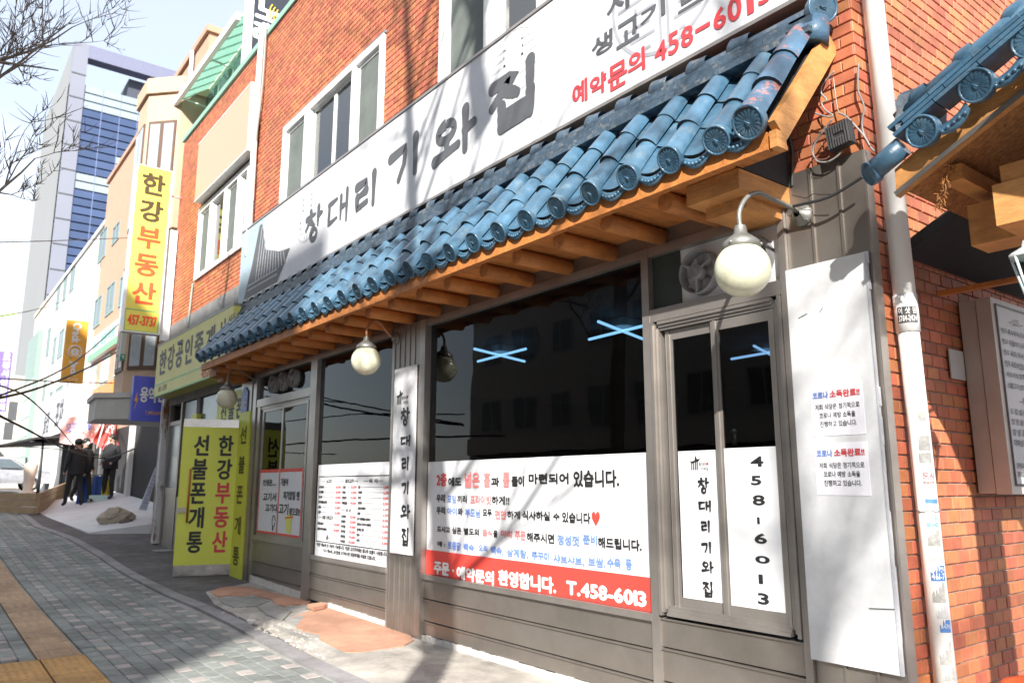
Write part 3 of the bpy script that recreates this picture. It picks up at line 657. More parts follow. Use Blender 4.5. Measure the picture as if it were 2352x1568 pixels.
# lattice emblems
emb_l = M('emblem_pale', (.50, .51, .54), .6, bump=0); emb_d = M('emblem_grey', (.34, .35, .39), .6, bump=0)
def emblem(cx_, cz, R_, mat, y=YS-.0025):
    q = MB(); o = Vector((cx_, y, cz))
    def arc(r_, wd, a0=0, a1=6.2832, n=36):
        for i in range(n):
            a = a0+(a1-a0)*i/n; b = a0+(a1-a0)*(i+1)/n
            q.face([o+Vector((math.cos(t)*rr, 0, math.sin(t)*rr)) for t, rr in ((a, r_-wd), (a, r_), (b, r_), (b, r_-wd))][::-1])
    arc(R_, .028)
    def bar(x0, x1, z0, z1): q.face([o+Vector((x0, 0, z0)), o+Vector((x1, 0, z0)), o+Vector((x1, 0, z1)), o+Vector((x0, 0, z1))])
    wd = .024
    for sx in (-1, 1):
        bar(*(sorted((sx*.02, sx*.045))), -R_*.9, R_*.9)
        for k in range(-4, 5):
            z = k*R_*.2; ext = math.sqrt(max(0, (R_*.88)**2-z*z)); a = .08 if k % 2 else .12
            if ext > a+.05: bar(*sorted((sx*a, sx*ext)), z-wd/2, z+wd/2)
        bar(*sorted((sx*R_*.5, sx*(R_*.5+wd))), -R_*.5, -R_*.1); bar(*sorted((sx*R_*.3, sx*(R_*.3+wd))), R_*.1, R_*.6)
    q.build('emblem', mat, SG)
emblem(-4.63, 4.66, .36, emb_l); emblem(-3.02, 4.52, .47, emb_d); emblem(-8.85, 4.62, .37, emb_l)
# painted palace roof at the sign's left end
q = MB().use(M('sign_sky_blue', (.36, .47, .55), .6, bump=0)); y_ = YS-.0025
q.face([(-11.30, y_, 3.93), (-10.55, y_, 3.93), (-10.35, y_, 5.0), (-11.30, y_, 5.0)])
q.use(M('sign_roof_grey', (.10, .105, .115), .6, bump=0)); y_ = YS-.005
q.face([(-11.05, y_, 3.93), (-9.75, y_, 3.93), (-9.35, y_, 4.30), (-9.70, y_, 4.34), (-10.25, y_, 4.5), (-10.45, y_, 4.93), (-10.55, y_, 4.93), (-10.8, y_, 4.35)])
q.use(M('sign_line', (.42, .44, .47), .6, bump=0)); y_ = YS-.0075
for i in range(11):
    t = i/10; x0 = -10.45+t*.85; z0 = 4.88-.52*min(1, t*1.4); q.face([(x0, y_, z0), (x0+.022, y_, z0), (x0-.12+t*.25, y_, 4.12), (x0-.15+t*.25, y_, 4.12)])
for z in (4.03, 4.10): q.face([(-10.9, y_, z), (-9.75, y_, z), (-9.75, y_, z+.02), (-10.9, y_, z+.02)])
q.build('painted_palace_roof', None, SG)

# ================================================================ TILED AWNING
AW = thing('tiled_awning', 'blue glazed tile awning on orange timber over the shopfront', 'awning', (-6.5, 0, 2.9))
TA = math.atan2(.61, .50); sd = Vector((0, -math.cos(TA), -math.sin(TA))); nn = Vector((0, -math.sin(TA), math.cos(TA)))
RID = Vector((0, -.115, 3.62)); EAVE = .80
def tilt(x): return (-x-2)*.006
q = MB()
def cover_mesh(r0, r1, L, th=.013, mat=tile):
    q = MB(); seg = 10; rows = [(0, r1), (L, r0)]; q.smooth = True
    for (s_, r_) in rows:
        for j in range(seg+1):
            a = math.pi*j/seg; q.v.append(tuple(sd*s_+Vector((math.cos(a)*r_, 0, 0))+nn*math.sin(a)*r_))
    for j in range(seg): q.f.append((j, j+1, seg+2+j, seg+1+j)); q.m.append(0); q.sm.append(True)
    q.smooth = False; q.mats = [mat, tile_edge]; q.cur = 1     # thick rim at the lower end
    rim = [[sd*(L)+Vector((math.cos(math.pi*j/seg)*rr, 0, 0))+nn*math.sin(math.pi*j/seg)*rr for j in range(seg+1)] for rr in (r0, r0-th*1.2)]
    for j in range(seg): q.face([rim[0][j], rim[0][j+1], rim[1][j+1], rim[1][j]])
    q.cur = 0
    inn = [rim[1], [p-sd*L*.3 for p in rim[1]]]
    q.cur = 1
    for j in range(seg): q.face([inn[0][j], inn[0][j+1], inn[1][j+1], inn[1][j]])
    return q
def disc_mesh(r_, mat=tile):
    q = MB(); q.mats = [mat, tile_edge]; c = Vector((0, 0, 0)); ax = (sd*.80+Vector((0, -1, 0))*.35+Vector((0, 0, .12))).normalized()
    q.lathe(c, ax, [(-.035, r_*.97), (.004, r_*1.03), (.014, r_*1.03), (.016, r_*.93), (.009, r_*.88)], 20)
    n = ax.orthogonal().normalized(); b_ = ax.cross(n); N = 36; i0 = len(q.v)
    for (rr, hh, dh) in ((.88, .009, .0), (.74, .011, .0032), (.45, .009, .0032), (.16, .006, .0)):
        for j in range(N):
            a = 2*math.pi*j/N; q.v.append(tuple(c+ax*(hh+(dh if j % 2 else -dh))+(n*math.cos(a)+b_*math.sin(a))*r_*rr))
    for k in range(3):
        for j in range(N): q.f.append((i0+k*N+j, i0+k*N+(j+1) % N, i0+(k+1)*N+(j+1) % N, i0+(k+1)*N+j)); q.m.append(0); q.sm.append(True)
    q.f.append(tuple(i0+3*N+j for j in range(N))); q.m.append(0); q.sm.append(False)
    q.cur = 0; q.tube([c+ax*.012-b_*r_*.22, c+ax*.016+b_*r_*.22], r_*.05, 5)
    return q
cm = cover_mesh(.071, .062, .31); cme = cm.data('round_tile'); cmw = cover_mesh(.082, .070, .31, .015, tile_worn); cmwe = cmw.data('round_tile_worn')
dme = disc_mesh(.074).data('end_disc'); dmwe = disc_mesh(.084).data('end_disc_large')
pm = MB(); pm.mats = [tile, tile_edge]; seg = 6
for s_ in (-.0, .31):
    for j in range(seg+1):
        t = -1+2*j/seg; pm.v.append(tuple(sd*s_+Vector((t*.10, 0, 0))+nn*(-.03+.035*t*t+(.0 if s_ == 0 else .012))))
for j in range(seg): pm.f.append((j, j+1, seg+2+j, seg+1+j)); pm.m.append(0); pm.sm.append(True)
i0 = len(pm.v)
for j in range(seg+1):
    t = -1+2*j/seg
    for dz in (0, -.018): pm.v.append(tuple(sd*.31+Vector((t*.10, 0, 0))+nn*(-.018+.035*t*t+dz)))
for j in range(seg): pm.f.append((i0+2*j, i0+2*j+2, i0+2*j+3, i0+2*j+1)); pm.m.append(1); pm.sm.append(False)
pme = pm.data('pan_tile')
dr = MB(); dr.mats = [tile]; seg = 8
for (yy, dz) in ((0, 0), (-.012, -.055), (.006, -.057), (.012, 0)):
    for j in range(seg+1):
        t = -1+2*j/seg; dr.v.append((t*.105, yy, -.035+.045*t*t+dz*(1-.35*t*t)))
for k in range(3):
    for j in range(seg): a = k*(seg+1)+j; dr.f.append((a, a+1, a+seg+2, a+seg+1)); dr.m.append(0); dr.sm.append(True)
for j in range(-3, 4): dr.sphere((j*.024, -.013, -.065+.04*(j/4.)**2), .009, 6, 4)
dre = dr.data('drip_tile')
TR = []     # tile field
cols = [-2.045]+[-2.245-.3045*k for k in range(30)]
for n_, xc in enumerate(cols):
    big = n_ == 0
    for k in range(3):
        e = EAVE+.02-.26*k; base = Vector((xc, 0, tilt(xc)))+RID+sd*(e-.31)+nn*(.012+.012*(k > 0)+(.02 if big else 0))
        j_ = Vector((random.uniform(-.004, .004), 0, 0))
        put('round_tile', cmwe if big else cme, base+j_, AW, rot=(random.uniform(-.012, .012), 0, random.uniform(-.02, .02)))
    p = Vector((xc, 0, tilt(xc)))+RID+sd*(EAVE+.03)+nn*(.016+(.02 if big else 0))
    put('end_disc', dmwe if big else dme, p, AW, rot=(random.uniform(-.08, .08), 0, random.uniform(-.08, .08)))
    if n_ < len(cols)-1:
        xm = (xc+cols[n_+1])/2
        for k in range(3): put('pan_tile', pme, Vector((xm, 0, tilt(xm)))+RID+sd*(EAVE-.30-.26*k)+nn*(-.004+.004*k), AW, rot=(0, 0, random.uniform(-.015, .015)))
        put('drip_tile', dre, Vector((xm, 0, tilt(xm)))+RID+sd*(EAVE+.005)+nn*-.01, AW, rot=(random.uniform(-.05, .05), 0, random.uniform(-.05, .05)))
XE = cols[-1]-.09
# roof deck, ridge
def slopebox(x0, x1, s0, s1, n0, n1, mb):
    def P_(x, s_, n_): return Vector((x, 0, tilt(x)))+RID+sd*s_+nn*n_
    mb.hexa([P_(x0, s1, n0), P_(x1, s1, n0), P_(x1, s0, n0), P_(x0, s0, n0), P_(x0, s1, n1), P_(x1, s1, n1), P_(x1, s0, n1), P_(x0, s0, n1)])
q = MB(); slopebox(XE+.03, -1.985, -.02, EAVE-.02, -.075, -.030, q); q.build('roof_deck', dark, AW)
rd = MB()
x = -1.97
layers = [(3.605, 3.640, -.235), (3.643, 3.675, -.215), (3.678, 3.712, -.20), (3.715, 3.745, -.185)]
ridge_root = MB().box(XE, -1.98, -.15, -.005, 3.60, 3.74)
rr_ = ridge_root.build('ridge_core', tile_dark, AW)
RM = {}
for li, (z0, z1, y0) in enumerate(layers):
    x = -1.95-(li % 2)*.15; L = .30
    me = MB().box(-L/2+.003, L/2-.003, y0, -.01, 0, z1-z0).data('ridge_tile', tile_dark)
    while x-L > XE-.05:
        put('ridge_tile', me, (x-L/2, random.uniform(-.006, .004), z0+tilt(x)+random.uniform(-.002, .002)), AW, rot=(0, random.uniform(-.006, .006), random.uniform(-.012, .012))); x -= L
q = MB(); q.smooth = True; N = 60
for i in range(N+1):
    x = -1.93+(XE-(-1.93))*i/N
    for j in range(7): a = math.pi*j/6; q.v.append((x, -.11+.062*math.cos(a), 3.745+tilt(x)+.062*math.sin(a)))
for i in range(N):
    for j in range(6): q.f.append((i*7+j, i*7+j+1, i*7+j+8, i*7+j+7)); q.m.append(0); q.sm.append(True)
q.build('ridge_cap', tile_dark, AW)
bm_ = MB(); bm_.lathe((0, 0, 0), (1, 0, 0), [(-.055, .001), (-.05, .06), (-.02, .078), (.03, .070), (.10, .064)], 14); bme = bm_.data('ridge_boss', tile_dark)
for k in range(30): put('ridge_boss', bme, (-2.46-.3045*k, -.11, 3.775+tilt(-2.46-.3045*k)), AW)
q = MB().use(tile); d_ = disc_mesh(.082)
M3 = (sd*.80+Vector((0, -1, 0))*.35+Vector((0, 0, .12))).normalized().rotation_difference(Vector((.86, -.48, -.18)).normalized()).to_matrix()
q.mesh([M3 @ Vector(v)+Vector((-1.93, -.13, 3.76)) for v in d_.v], d_.f); q.sm = [True]*len(q.f); q.build('ridge_end_disc', None, AW)
q = MB().use(tile_worn); q.tube([(-2.0, -.13, 3.58), (-1.985, -.13, 3.65), (-1.96, -.12, 3.72)], [.085, .08, .06], 12); q.build('ridge_end_mortar', None, AW)
# timber
q = MB(); slopebox(-1.985, -1.945, -.06, EAVE+.0, -.135, -.015, q); q.box(-1.984, -1.946, -.60, -.52, 2.865, 2.95); q.build('bargeboard', wood_raw, AW)
MB().box(XE+.02, -2.0, -.60, -.555, 2.865, 2.955).build('fascia_board', wood, AW)
q = MB(); n_ = 24
for i in range(n_):
    a = XE+.04+(-2.26-XE-.04)*i/n_; b = XE+.04+(-2.26-XE-.04)*(i+1)/n_; q.box(a, b-.002, -.555, -.0, 2.900, 2.925)
q.box(-2.26, -1.99, -.555, -.44, 2.90, 2.925); q.build('soffit', wood, AW)
q = MB(); q.prism([(-2.27, -.56, 2.90), (-2.27, -.02, 2.90), (-2.27, -.02, 3.60), (-2.27, -.10, 3.60)], (.012, 0, 0)); q.build('gable_shade_panel', dark, AW)  # dark panel, shade of the open gap painted in to hide the roof interior
for k in range(19):
    xc = -2.72-.4445*k
    if xc < -10.9: break
    r_ = .056*random.uniform(.93, 1.06)
    MB().tube([(xc+random.uniform(-.01, .01), -.50+random.uniform(-.02, .02), 2.845+tilt(xc)*.3), (xc, -.02, 2.845)], [r_, r_*.97], 14).build('rafter_log', wood, AW)
for (a, b) in ((-2.60, -2.26), (-11.20, -10.88)):
    MB().box(a, b, -.47, .0, 2.785, 2.895).box(a+.04, b-.04, -.36, .0, 2.72, 2.785).build('bracket_beam', wood_raw if a > -5 else wood, AW)

# ================================================================ POSTERS AND BANNERS
def board(name, label, cat, x0, x1, z0, z1, y, mat=vinyl, t=.004, group=None):
    o = thing(name, label, cat, ((x0+x1)/2, y, z0), group); MB().box(x0, x1, y, y+t, z0, z1).build('sheet', mat, o); return o
kp = K(1500, 1750, 1150, 2352); yv = -.012
P1 = board('window_poster', 'white notice poster with red strip across the big window', 'poster', -5.995, -3.35, .545, 1.50, -.008, vinyl)
MB().box(-5.995, -3.35, -.0115, -.0085, .545, .745).build('red_strip', red, P1)
lines = [ # (text, ink, x left, x right, y top, y bottom) at the left edge
 ('2층', redt, 505, 585, 290, 395), ('에도', black, 600, 705, 325, 395), ('넓은', pink, 735, 855, 285, 405), ('홀', pink, 890, 942, 285, 400), ('과', black, 950, 1015, 325, 395), ('룸', pink, 1045, 1100, 283, 400), ('들이', black, 1118, 1218, 315, 395), ('마련되어', black, 1258, 1582, 295, 375), ('있습니다.', black, 1625, 1995, 270, 400),
 ('우리 ', black, 503, 570, 462, 525), ('모임', blue_i, 590, 662, 468, 530), ('끼리', black, 672, 750, 470, 530), ('프라이빗', pink, 778, 950, 468, 540), ('하게!!', black, 955, 1098, 475, 545),
 ('우리', black, 503, 572, 562, 622), ('아이', blue_i, 590, 668, 570, 625), ('와', black, 678, 716, 575, 630), ('부모님', blue_i, 738, 858, 575, 645), ('모두', black, 882, 955, 582, 640), ('편안', pink, 980, 1072, 590, 660), ('하게', black, 1082, 1185, 595, 660), ('식사하실', black, 1205, 1430, 595, 665), ('수', black, 1458, 1510, 615, 670), ('있습니다', black, 1532, 1762, 605, 690),
 ('드시고', black, 508, 612, 722, 768), ('싶은', black, 632, 705, 728, 780), ('별도의', black, 727, 850, 735, 790), ('음식', pink, 878, 960, 745, 800), ('을', black, 968, 1002, 755, 810), ('미리', pink, 1030, 1118, 755, 810), ('주문', pink, 1145, 1232, 760, 830), ('해주시면', black, 1242, 1465, 772, 845), ('정성껏', blue_i, 1492, 1670, 790, 870), ('준비', blue_i, 1702, 1815, 790, 865), ('해드립니다.', black, 1825, 2180, 810, 895),
 ('예 :', black, 510, 573, 845, 885), ('토종닭', blue_i, 595, 702, 845, 910), ('백숙,', blue_i, 725, 822, 860, 925), ('오리', blue_i, 848, 918, 870, 925), ('백숙,', blue_i, 948, 1050, 885, 950), ('삼계탕,', blue_i, 1080, 1252, 900, 970), ('주꾸미', blue_i, 1282, 1425, 925, 990), ('샤브샤브,', blue_i, 1460, 1710, 950, 1020), ('보쌈.', blue_i, 1745, 1885, 970, 1045), ('수육', blue_i, 1900, 2010, 980, 1055), ('등', blue_i, 2052, 2100, 990, 1075),
 ('주문 ·', white, 485, 645, 1010, 1110), ('예약문의', white, 670, 970, 1050, 1150), ('환영합니다.', white, 1012, 1478, 1078, 1198), ('T.458-6013', white, 1570, 2215, 1168, 1275)]
inks = {}
for (s_, ink, a, b, t, bt) in lines:
    s_ = s_.strip(); mb = inks.setdefault(ink.name, (MB(), ink))[0]; big = t > 1000
    fit(mb, s_, kp, a, b, t, bt, -.0135 if big else -.0125, .014, .006 if big else (.0035 if bt < 420 else .002))
for nm, (mb, ink) in inks.items(): mb.build('lettering', ink, P1)
hx = fitx(kp(1803, 0)[0], 1.2, -.0125); hz_ = PY(*kp(1803, 655), -.0125).z
q = MB(); q.face([(hx+.040*math.sin(t)**3*1., -.0125, hz_+.0035*(13*math.cos(t)-5*math.cos(2*t)-2*math.cos(3*t)-math.cos(4*t))) for t in [2*math.pi*i/28 for i in range(28)]][::-1]); q.build('heart', red, P1)
# door posters on the right sliding window
def logo(o, cx_, cz, s_, y):
    q = MB()
    q.face([(cx_-.5*s_, y, cz+.12*s_), (cx_-.05*s_, y, cz+.2*s_), (cx_+.02*s_, y, cz+.62*s_), (cx_+.2*s_, y, cz+.3*s_), (cx_+.5*s_, y, cz+.32*s_), (cx_+.3*s_, y, cz+.12*s_), (cx_, y, cz+.08*s_), (cx_-.3*s_, y, cz-.02*s_)][::-1])
    for a in (-.38, -.2, -.02, .14): q.face([(cx_+a*s_, y-.0006, cz-.5*s_), (cx_+(a+.1)*s_, y-.0006, cz-.5*s_), (cx_+(a+.12)*s_, y-.0006, cz+.1*s_), (cx_+(a+.02)*s_, y-.0006, cz+.1*s_)])
    text(q, '창대리', (cx_+.32*s_, y, cz-.2*s_), R_F, U_Z, s_*.75, s_*.24, .01); text(q, '기와집', (cx_+.5*s_, y, cz-.55*s_), R_F, U_Z, s_*.72, s_*.24, .01)
    q.build('logo', black, o)
    q = MB(); q.lathe((cx_+1.16*s_, y, cz-.06*s_), (0, -1, 0), [(0, .0001), (0, .1*s_)], 12); q.build('logo_dot', redt, o)
PA = board('window_poster', 'white poster with vertical brush lettering on the left sliding pane', 'poster', -3.128, -2.845, .655, 1.498, -.004)
logo(PA, -3.0, 1.425, .078, -.0056)
kq = K(2500, 1700, 800, 1217); lt = MB()
for ch, a, b, t, bt in (('창', 447, 515, 325, 412), ('대', 452, 522, 463, 520), ('리', 465, 520, 585, 645), ('기', 468, 527, 715, 775), ('와', 470, 538, 832, 893), ('집', 476, 536, 955, 1040)): handfit(lt, ch, kq, a, b, t, bt, -.0056, .014)
lt.build('lettering', black, PA)
PBs = board('window_poster', 'white poster with a vertical phone number on the right sliding pane', 'poster', -2.775, -2.442, .655, 1.502, -.0245)
lt = MB()
for ch, a, b, t, bt in (('4', 765, 840, 190, 250), ('5', 768, 828, 308, 362), ('8', 778, 850, 425, 485), ('ㅣ', 806, 818, 560, 598), ('6', 790, 862, 658, 718), ('0', 794, 880, 795, 838), ('ㅣ', 815, 838, 908, 962), ('3', 810, 875, 1022, 1088)): fit(lt, ch, kq, a, b, t, bt, -.0262, .015, .002, xm=(a+b)/2)
lt.build('lettering', black, PBs)
# banner on the pillar
PC = board('pillar_banner', 'tall narrow white banner with logo and vertical lettering on the pillar', 'banner', -6.535, -6.125, .687, 2.392, -.075, vinyl, .01)
logo(PC, -6.42, 2.11, .13, -.0775)
lt = MB(); kb = K(1200, 1800, 500, 1568); kc = K(900, 1350, 800, 1930)
for k_, ch, a, b, t, bt in ((kc, '창', 1700, 1785, 685, 845), (kc, '대', 1700, 1785, 955, 1040), (kc, '리', 1705, 1775, 1160, 1270), (kb, '기', 1278, 1365, 405, 545), (kb, '와', 1268, 1378, 695, 845), (kb, '집', 1275, 1362, 985, 1188)): handfit(lt, ch, k_, a, b, t, bt, -.0775, .026)
lt.build('lettering', black, PC)
# menu poster
PM = board('menu_poster', 'white menu price list poster filling the lower left window', 'poster', -8.365, -6.69, .53, 1.52, -.008)
q = MB(); y_ = -.0105; yk = K(1200, 1800, 500, 1568)
def ruled(x0, x1, z0, z1): q.face([(x0, y_, z0), (x1, y_, z0), (x1, y_, z1), (x0, y_, z1)])
ruled(-8.34, -6.69, 1.385, 1.395); ruled(-8.34, -8.33, .69, 1.385); ruled(-8.34, -6.69, .685, .695); ruled(-7.745, -7.741, .70, 1.36); ruled(-7.375, -7.371, .70, 1.36)
rd_ = MB()
colA = [('한우 특수부위', '36,000'), ('한우 차돌박이', '21,000'), ('한우 육회', '20,000'), ('한우 육회비빔밥+된장찌개', '10,000'), ('샤브샤브', '12,000'), ('소불고기', '12,000')]
def row(lst, xl, xr, zt, dz, h_=.030, wt=.017):
    for i, (a, b) in enumerate(lst):
        z = zt-i*dz; L = min(len(a)*wt, (xr-xl)*.62); text(q, a, (xl, y_, z), R_F, U_Z, L, h_, .01, .0016); text(rd_, b, (xr-.13, y_, z), R_F, U_Z, .125, h_*.95, .01, .0014)
        if xl+L+.02 < xr-.16: ruled(xl+L+.015, xr-.145, z+h_*.5, z+h_*.5+.003)
row(colA, -8.315, -7.755, 1.262, .0545)
row([('오겹살', '12,000'), ('항정살', '12,000'), ('양념갈비', '13,000'), ('대패삼겹살', '19,000')], -7.72, -7.385, 1.262, .0545, wt=.026)
row([('훈제오리 숯불구이', '15,000'), ('훈제오리 두루치기+된장찌개', '10,000')], -8.315, -7.755, .868, .058)
row([('코다리찜', '25,000'), ('닭볶음탕', '25,000'), ('두부전골', '19,000'), ('만두전골', '19,000'), ('반반전골', '19,000'), ('두부김치', '19,000')], -7.72, -7.385, .960, .0505, wt=.026)
row([('쌈밥', '6,000'), ('부대찌개', '6,000'), ('청국장', '5,000'), ('김치찌개', '5,000'), ('고갈비+된장찌개', '6,000'), ('동태탕', '6,000'), ('한우 육회비빔밥+된장찌개', '10,000'), ('훈제오리 두루치기+된장찌개', '10,000'), ('물/비빔 냉면', '5,000'), ('칼국수', '5,000'), ('누룽지', '5,000')], -7.35, -6.68, 1.262, .0525, wt=.022)
for s_, a, b, z in (('소고기', -8.13, -8.0, 1.318), ('돼지고기', -7.66, -7.47, 1.318), ('식 사', -7.12, -6.93, 1.318), ('유황 오리고기', -8.2, -7.93, .930), ('식 사', -7.62, -7.5, 1.020)):
    text(q, s_, (a, y_, z), R_F, U_Z, b-a, .042, .015, .0022); ruled(a-.11, a-.015, z+.017, z+.021); ruled(b+.015, b+.10, z+.017, z+.021)
text(q, '*모든 메뉴에 1인 주문이 가능합니다. *모든 고기구이에는 참나무 숯불이 사용됩니다.', (-8.32, y_, .637), R_F, U_Z, 1.62, .040, .012, .0016)
text(q, '*고기 메뉴에, 공깃밥을 추가하시면 된장찌개를 무료로 드립니다.', (-8.15, y_, .580), R_F, U_Z, 1.22, .040, .012, .0016)
q.build('lettering', black, PM); rd_.build('price_lettering', redt, PM); logo(PM, -8.05, .745, .06, y_-.001)
# posters on left door
PD1 = board('door_poster', 'red bordered poster with small white sketch on the left leaf of the shop door', 'poster', -10.195, -9.50, .70, 1.495, -.018)
PD2 = board('door_poster', 'red bordered poster with a yellow sketch on the right leaf of the shop door', 'poster', -9.455, -8.73, .70, 1.495, -.036)
for o, x0, x1, y_, tx in ((PD1, -10.195, -9.50, -.0205, [('인생은....', -10.06, -9.62, 1.29, .08), ('고기서', -10.03, -9.58, 1.10, .10), ('고기다', -9.93, -9.52, .965, .10)]), (PD2, -9.455, -8.73, -.0385, [('기분이', -9.40, -9.17, 1.29, .09), ('저기압일 땐', -9.30, -8.80, 1.125, .10), ('고기', -9.42, -9.12, .95, .13), ('앞으로!!', -9.08, -8.77, .945, .09)])):
    q = MB(); q.box(x0, x1, y_, y_+.002, 1.455, 1.495).box(x0, x1, y_, y_+.002, .70, .725).box(x0, x0+.02, y_, y_+.002, .725, 1.455)
    if x1 > -9: q.box(x1-.02, x1, y_, y_+.002, .725, 1.455)
    q.build('red_border', red, o); q = MB()
    for s_, a, b, z, h_ in tx: text(q, s_, (a, y_, z), R_F, U_Z, b-a, h_, .015, .003)
    q.build('lettering', black, o)
q = MB(); q.smooth = True; q.tube([(-9.62+.05*math.cos(t), -.0215, .86+.07*math.sin(t)) for t in [i*.5 for i in range(13)]], .004, 4); q.box(-9.66, -9.62, -.0215, -.02, .745, .80); q.build('sketch', black, PD1)
q = MB().use(yellow3)
q.face([(-9.14, -.0395, .74), (-9.02, -.0395, .735), (-9.0, -.0395, .88), (-8.98, -.0395, .95), (-9.09, -.0395, .96), (-9.19, -.0395, .93), (-9.17, -.0395, .86)])
q.use(red); q.face([(-9.20, -.0400, .90), (-8.96, -.0400, .92), (-8.96, -.0400, .94), (-9.20, -.0400, .92)])
q.build('sketch', None, PD2)
# ---- large white board and notices at the right corner
WB = thing('white_board', 'big blank white board with peeling edge beside the sliding window', 'board', (-2.07, -.04, .45))
q = MB(); q.box(-2.30, -1.858, -.046, -.030, .46, 2.43); q.build('board', M('old_white_board', (.70, .71, .73), .45, var=.06, scale=2, bump=.12, bscale=2.2, col2=(.52, .53, .55), c2=(.60, .8), dirt=.12, dscale=3), WB)
q = MB(); random.seed(5); zz = .46
while zz < 2.42: z2 = min(2.43, zz+random.uniform(.05, .2)); q.box(-1.858, -1.852+random.uniform(0, .008), -.05, -.032, zz, z2); zz = z2
q.build('peeling_edge', M('torn_film', (.45, .46, .50), .6, var=.3), WB)
q = MB(); q.beam((-1.98, -.0475, .735), (-1.862, -.0475, .745), .003, .004); q.beam((-2.24, -.0475, 2.16), (-2.19, -.0475, 2.175), .003, .003); q.beam((-2.12, -.0475, 2.17), (-2.10, -.0475, 2.19), .003, .003); q.build('scratches', charc, WB)
kn = K(3100, 800, 996, 1735)
for n_, (zt, lb, dx) in enumerate(((1.795, 'upper of the two disinfection notices on the white board', 0), (1.505, 'lower of the two disinfection notices on the white board', 0))):
    o = board('notice', lb, 'notice', -2.205+dx, -1.925+dx, zt-.255, zt, -.0485, M('paper', (.80, .80, .86), .6, var=.02), .002, 'disinfection notices on the white board')
    a = MB(); text(a, '코로나', (-2.19+dx, -.0503, zt-.068), R_F, U_Z, .085, .035, .012, .0007); a.build('blue_lettering', blue_i, o)
    a = MB(); text(a, '소독완료!!', (-2.095+dx, -.0503, zt-.068), R_F, U_Z, .155, .037, .015, .0009); a.build('red_lettering', redt, o)
    a = MB(); text(a, '저희 식당은 정기적으로', (-2.18+dx, -.0503, zt-.125), R_F, U_Z, .235, .029, .010); text(a, '코로나 예방 소독을', (-2.16+dx, -.0503, zt-.168), R_F, U_Z, .19, .029, .010); text(a, '진행하고 있습니다.', (-2.16+dx, -.0503, zt-.211), R_F, U_Z, .195, .029, .010); a.build('lettering', black, o)

# ================================================================ GLOBE LAMPS
def globe_lamp(base, c, lb, armmat, hood=0.):
    base, c = Vector(base), Vector(c); t = thing('globe_lamp', lb, 'wall lamp', base, 'globe lamps along the shopfront'); R_ = .136
    MB().sphere(c, R_, 32, 20).build('globe', globe_m, t)
    up = c+Vector((0, 0, R_)); tip = up+Vector((0, .0, .10))
    q = MB(); q.lathe(c+Vector((0, 0, R_*.80)), (0, 0, 1), [(-.005, .088), (.0, .094), (.03, .090), (.055, .060), (.075, .034), (.115, .028)], 18)
    for a in (0.6, 2.7, 4.8): q.sphere(c+Vector((.094*math.cos(a), .094*math.sin(a), R_*.8+.015)), .009, 8, 5)
    q.build('lamp_holder', lampmetal, t)
    pts = [tip-Vector((0, 0, .03)), tip+Vector((0, 0, .06)), tip.lerp(base, .12)+Vector((0, 0, .13)), tip.lerp(base, .3)+Vector((0, 0, .15)), tip.lerp(base, .5)+Vector((0, 0, .115)), base+Vector((0, -.06, .02)), base]
    P3 = []
    for i in range(len(pts)-1):
        p0, p1, p2, p3 = pts[max(i-1, 0)], pts[i], pts[i+1], pts[min(i+2, len(pts)-1)]
        for s_ in range(5):
            u = s_/5; P3.append(.5*((2*p1)+(-p0+p2)*u+(2*p0-5*p1+4*p2-p3)*u*u+(-p0+3*p1-3*p2+p3)*u**3))
    P3.append(pts[-1]); MB().tube(P3, .0125, 10).build('arm', armmat, t)
    q = MB(); q.lathe(base, (0, -1, 0), [(-.005, .060), (.008, .060), (.014, .045), (.035, .026), (.05, .018)], 20)
    for a in (.8, 2.4, 3.9, 5.5): q.sphere(base+Vector((.048*math.cos(a), -.012, .048*math.sin(a))), .006, 6, 4)
    q.build('wall_flange', lampmetal, t); return t
globe_lamp((-2.19, -.03, 2.715), (-2.225, -.53, 2.337), 'large globe lamp in front of the fan, right end of the shopfront', lampmetal)
globe_lamp((-6.56, -.06, 2.70), (-6.46, -.42, 2.435), 'globe lamp in front of the dark window beside the pillar banner', bronze)
globe_lamp((-10.52, -.04, 2.72), (-10.50, -.42, 2.435), 'leftmost globe lamp, above the open yellow door', lampmetal)

# ================================================================ PIPE, CABLES, BOX ON THE CORNER
DP = thing('drain_pipe', 'white sticker covered drain pipe beside the brick corner', 'pipe', (-1.775, .28, 0))
pf = lambda z: .305-.0*(z)
_pa, _pb = PX(2172, 1560, -1.775), PX(2006, 10, -1.775)
def py_(z): return _pa.y+(z-_pa.z)*(_pb.y-_pa.y)/(_pb.z-_pa.z)
MB().tube([(-1.775, py_(0), -.1), (-1.775, py_(2.05), 2.05)], .0485, 22).build('lower_pipe', M('pipe_white_worn', (.80, .80, .78), .42, var=.06, scale=9, col2=(.55, .53, .48), c2=(.60, .75)), DP)
MB().tube([(-1.775, py_(2.05), 2.05), (-1.775, py_(8.2), 8.2)], .052, 22).build('upper_pipe', white_pvc, DP)
MB().tube([(-1.775, py_(2.03), 2.035), (-1.775, py_(2.2), 2.22)], .055, 22).build('pipe_socket', white_pvc, DP)
q = MB(); q.tube([(-1.775+.052*math.cos(t), py_(1.18)+.052*math.sin(t), 1.18+.006*math.sin(5*t)) for t in [i*.35 for i in range(19)]], .003, 5); q.build('wire_tie', grey_cable, DP)
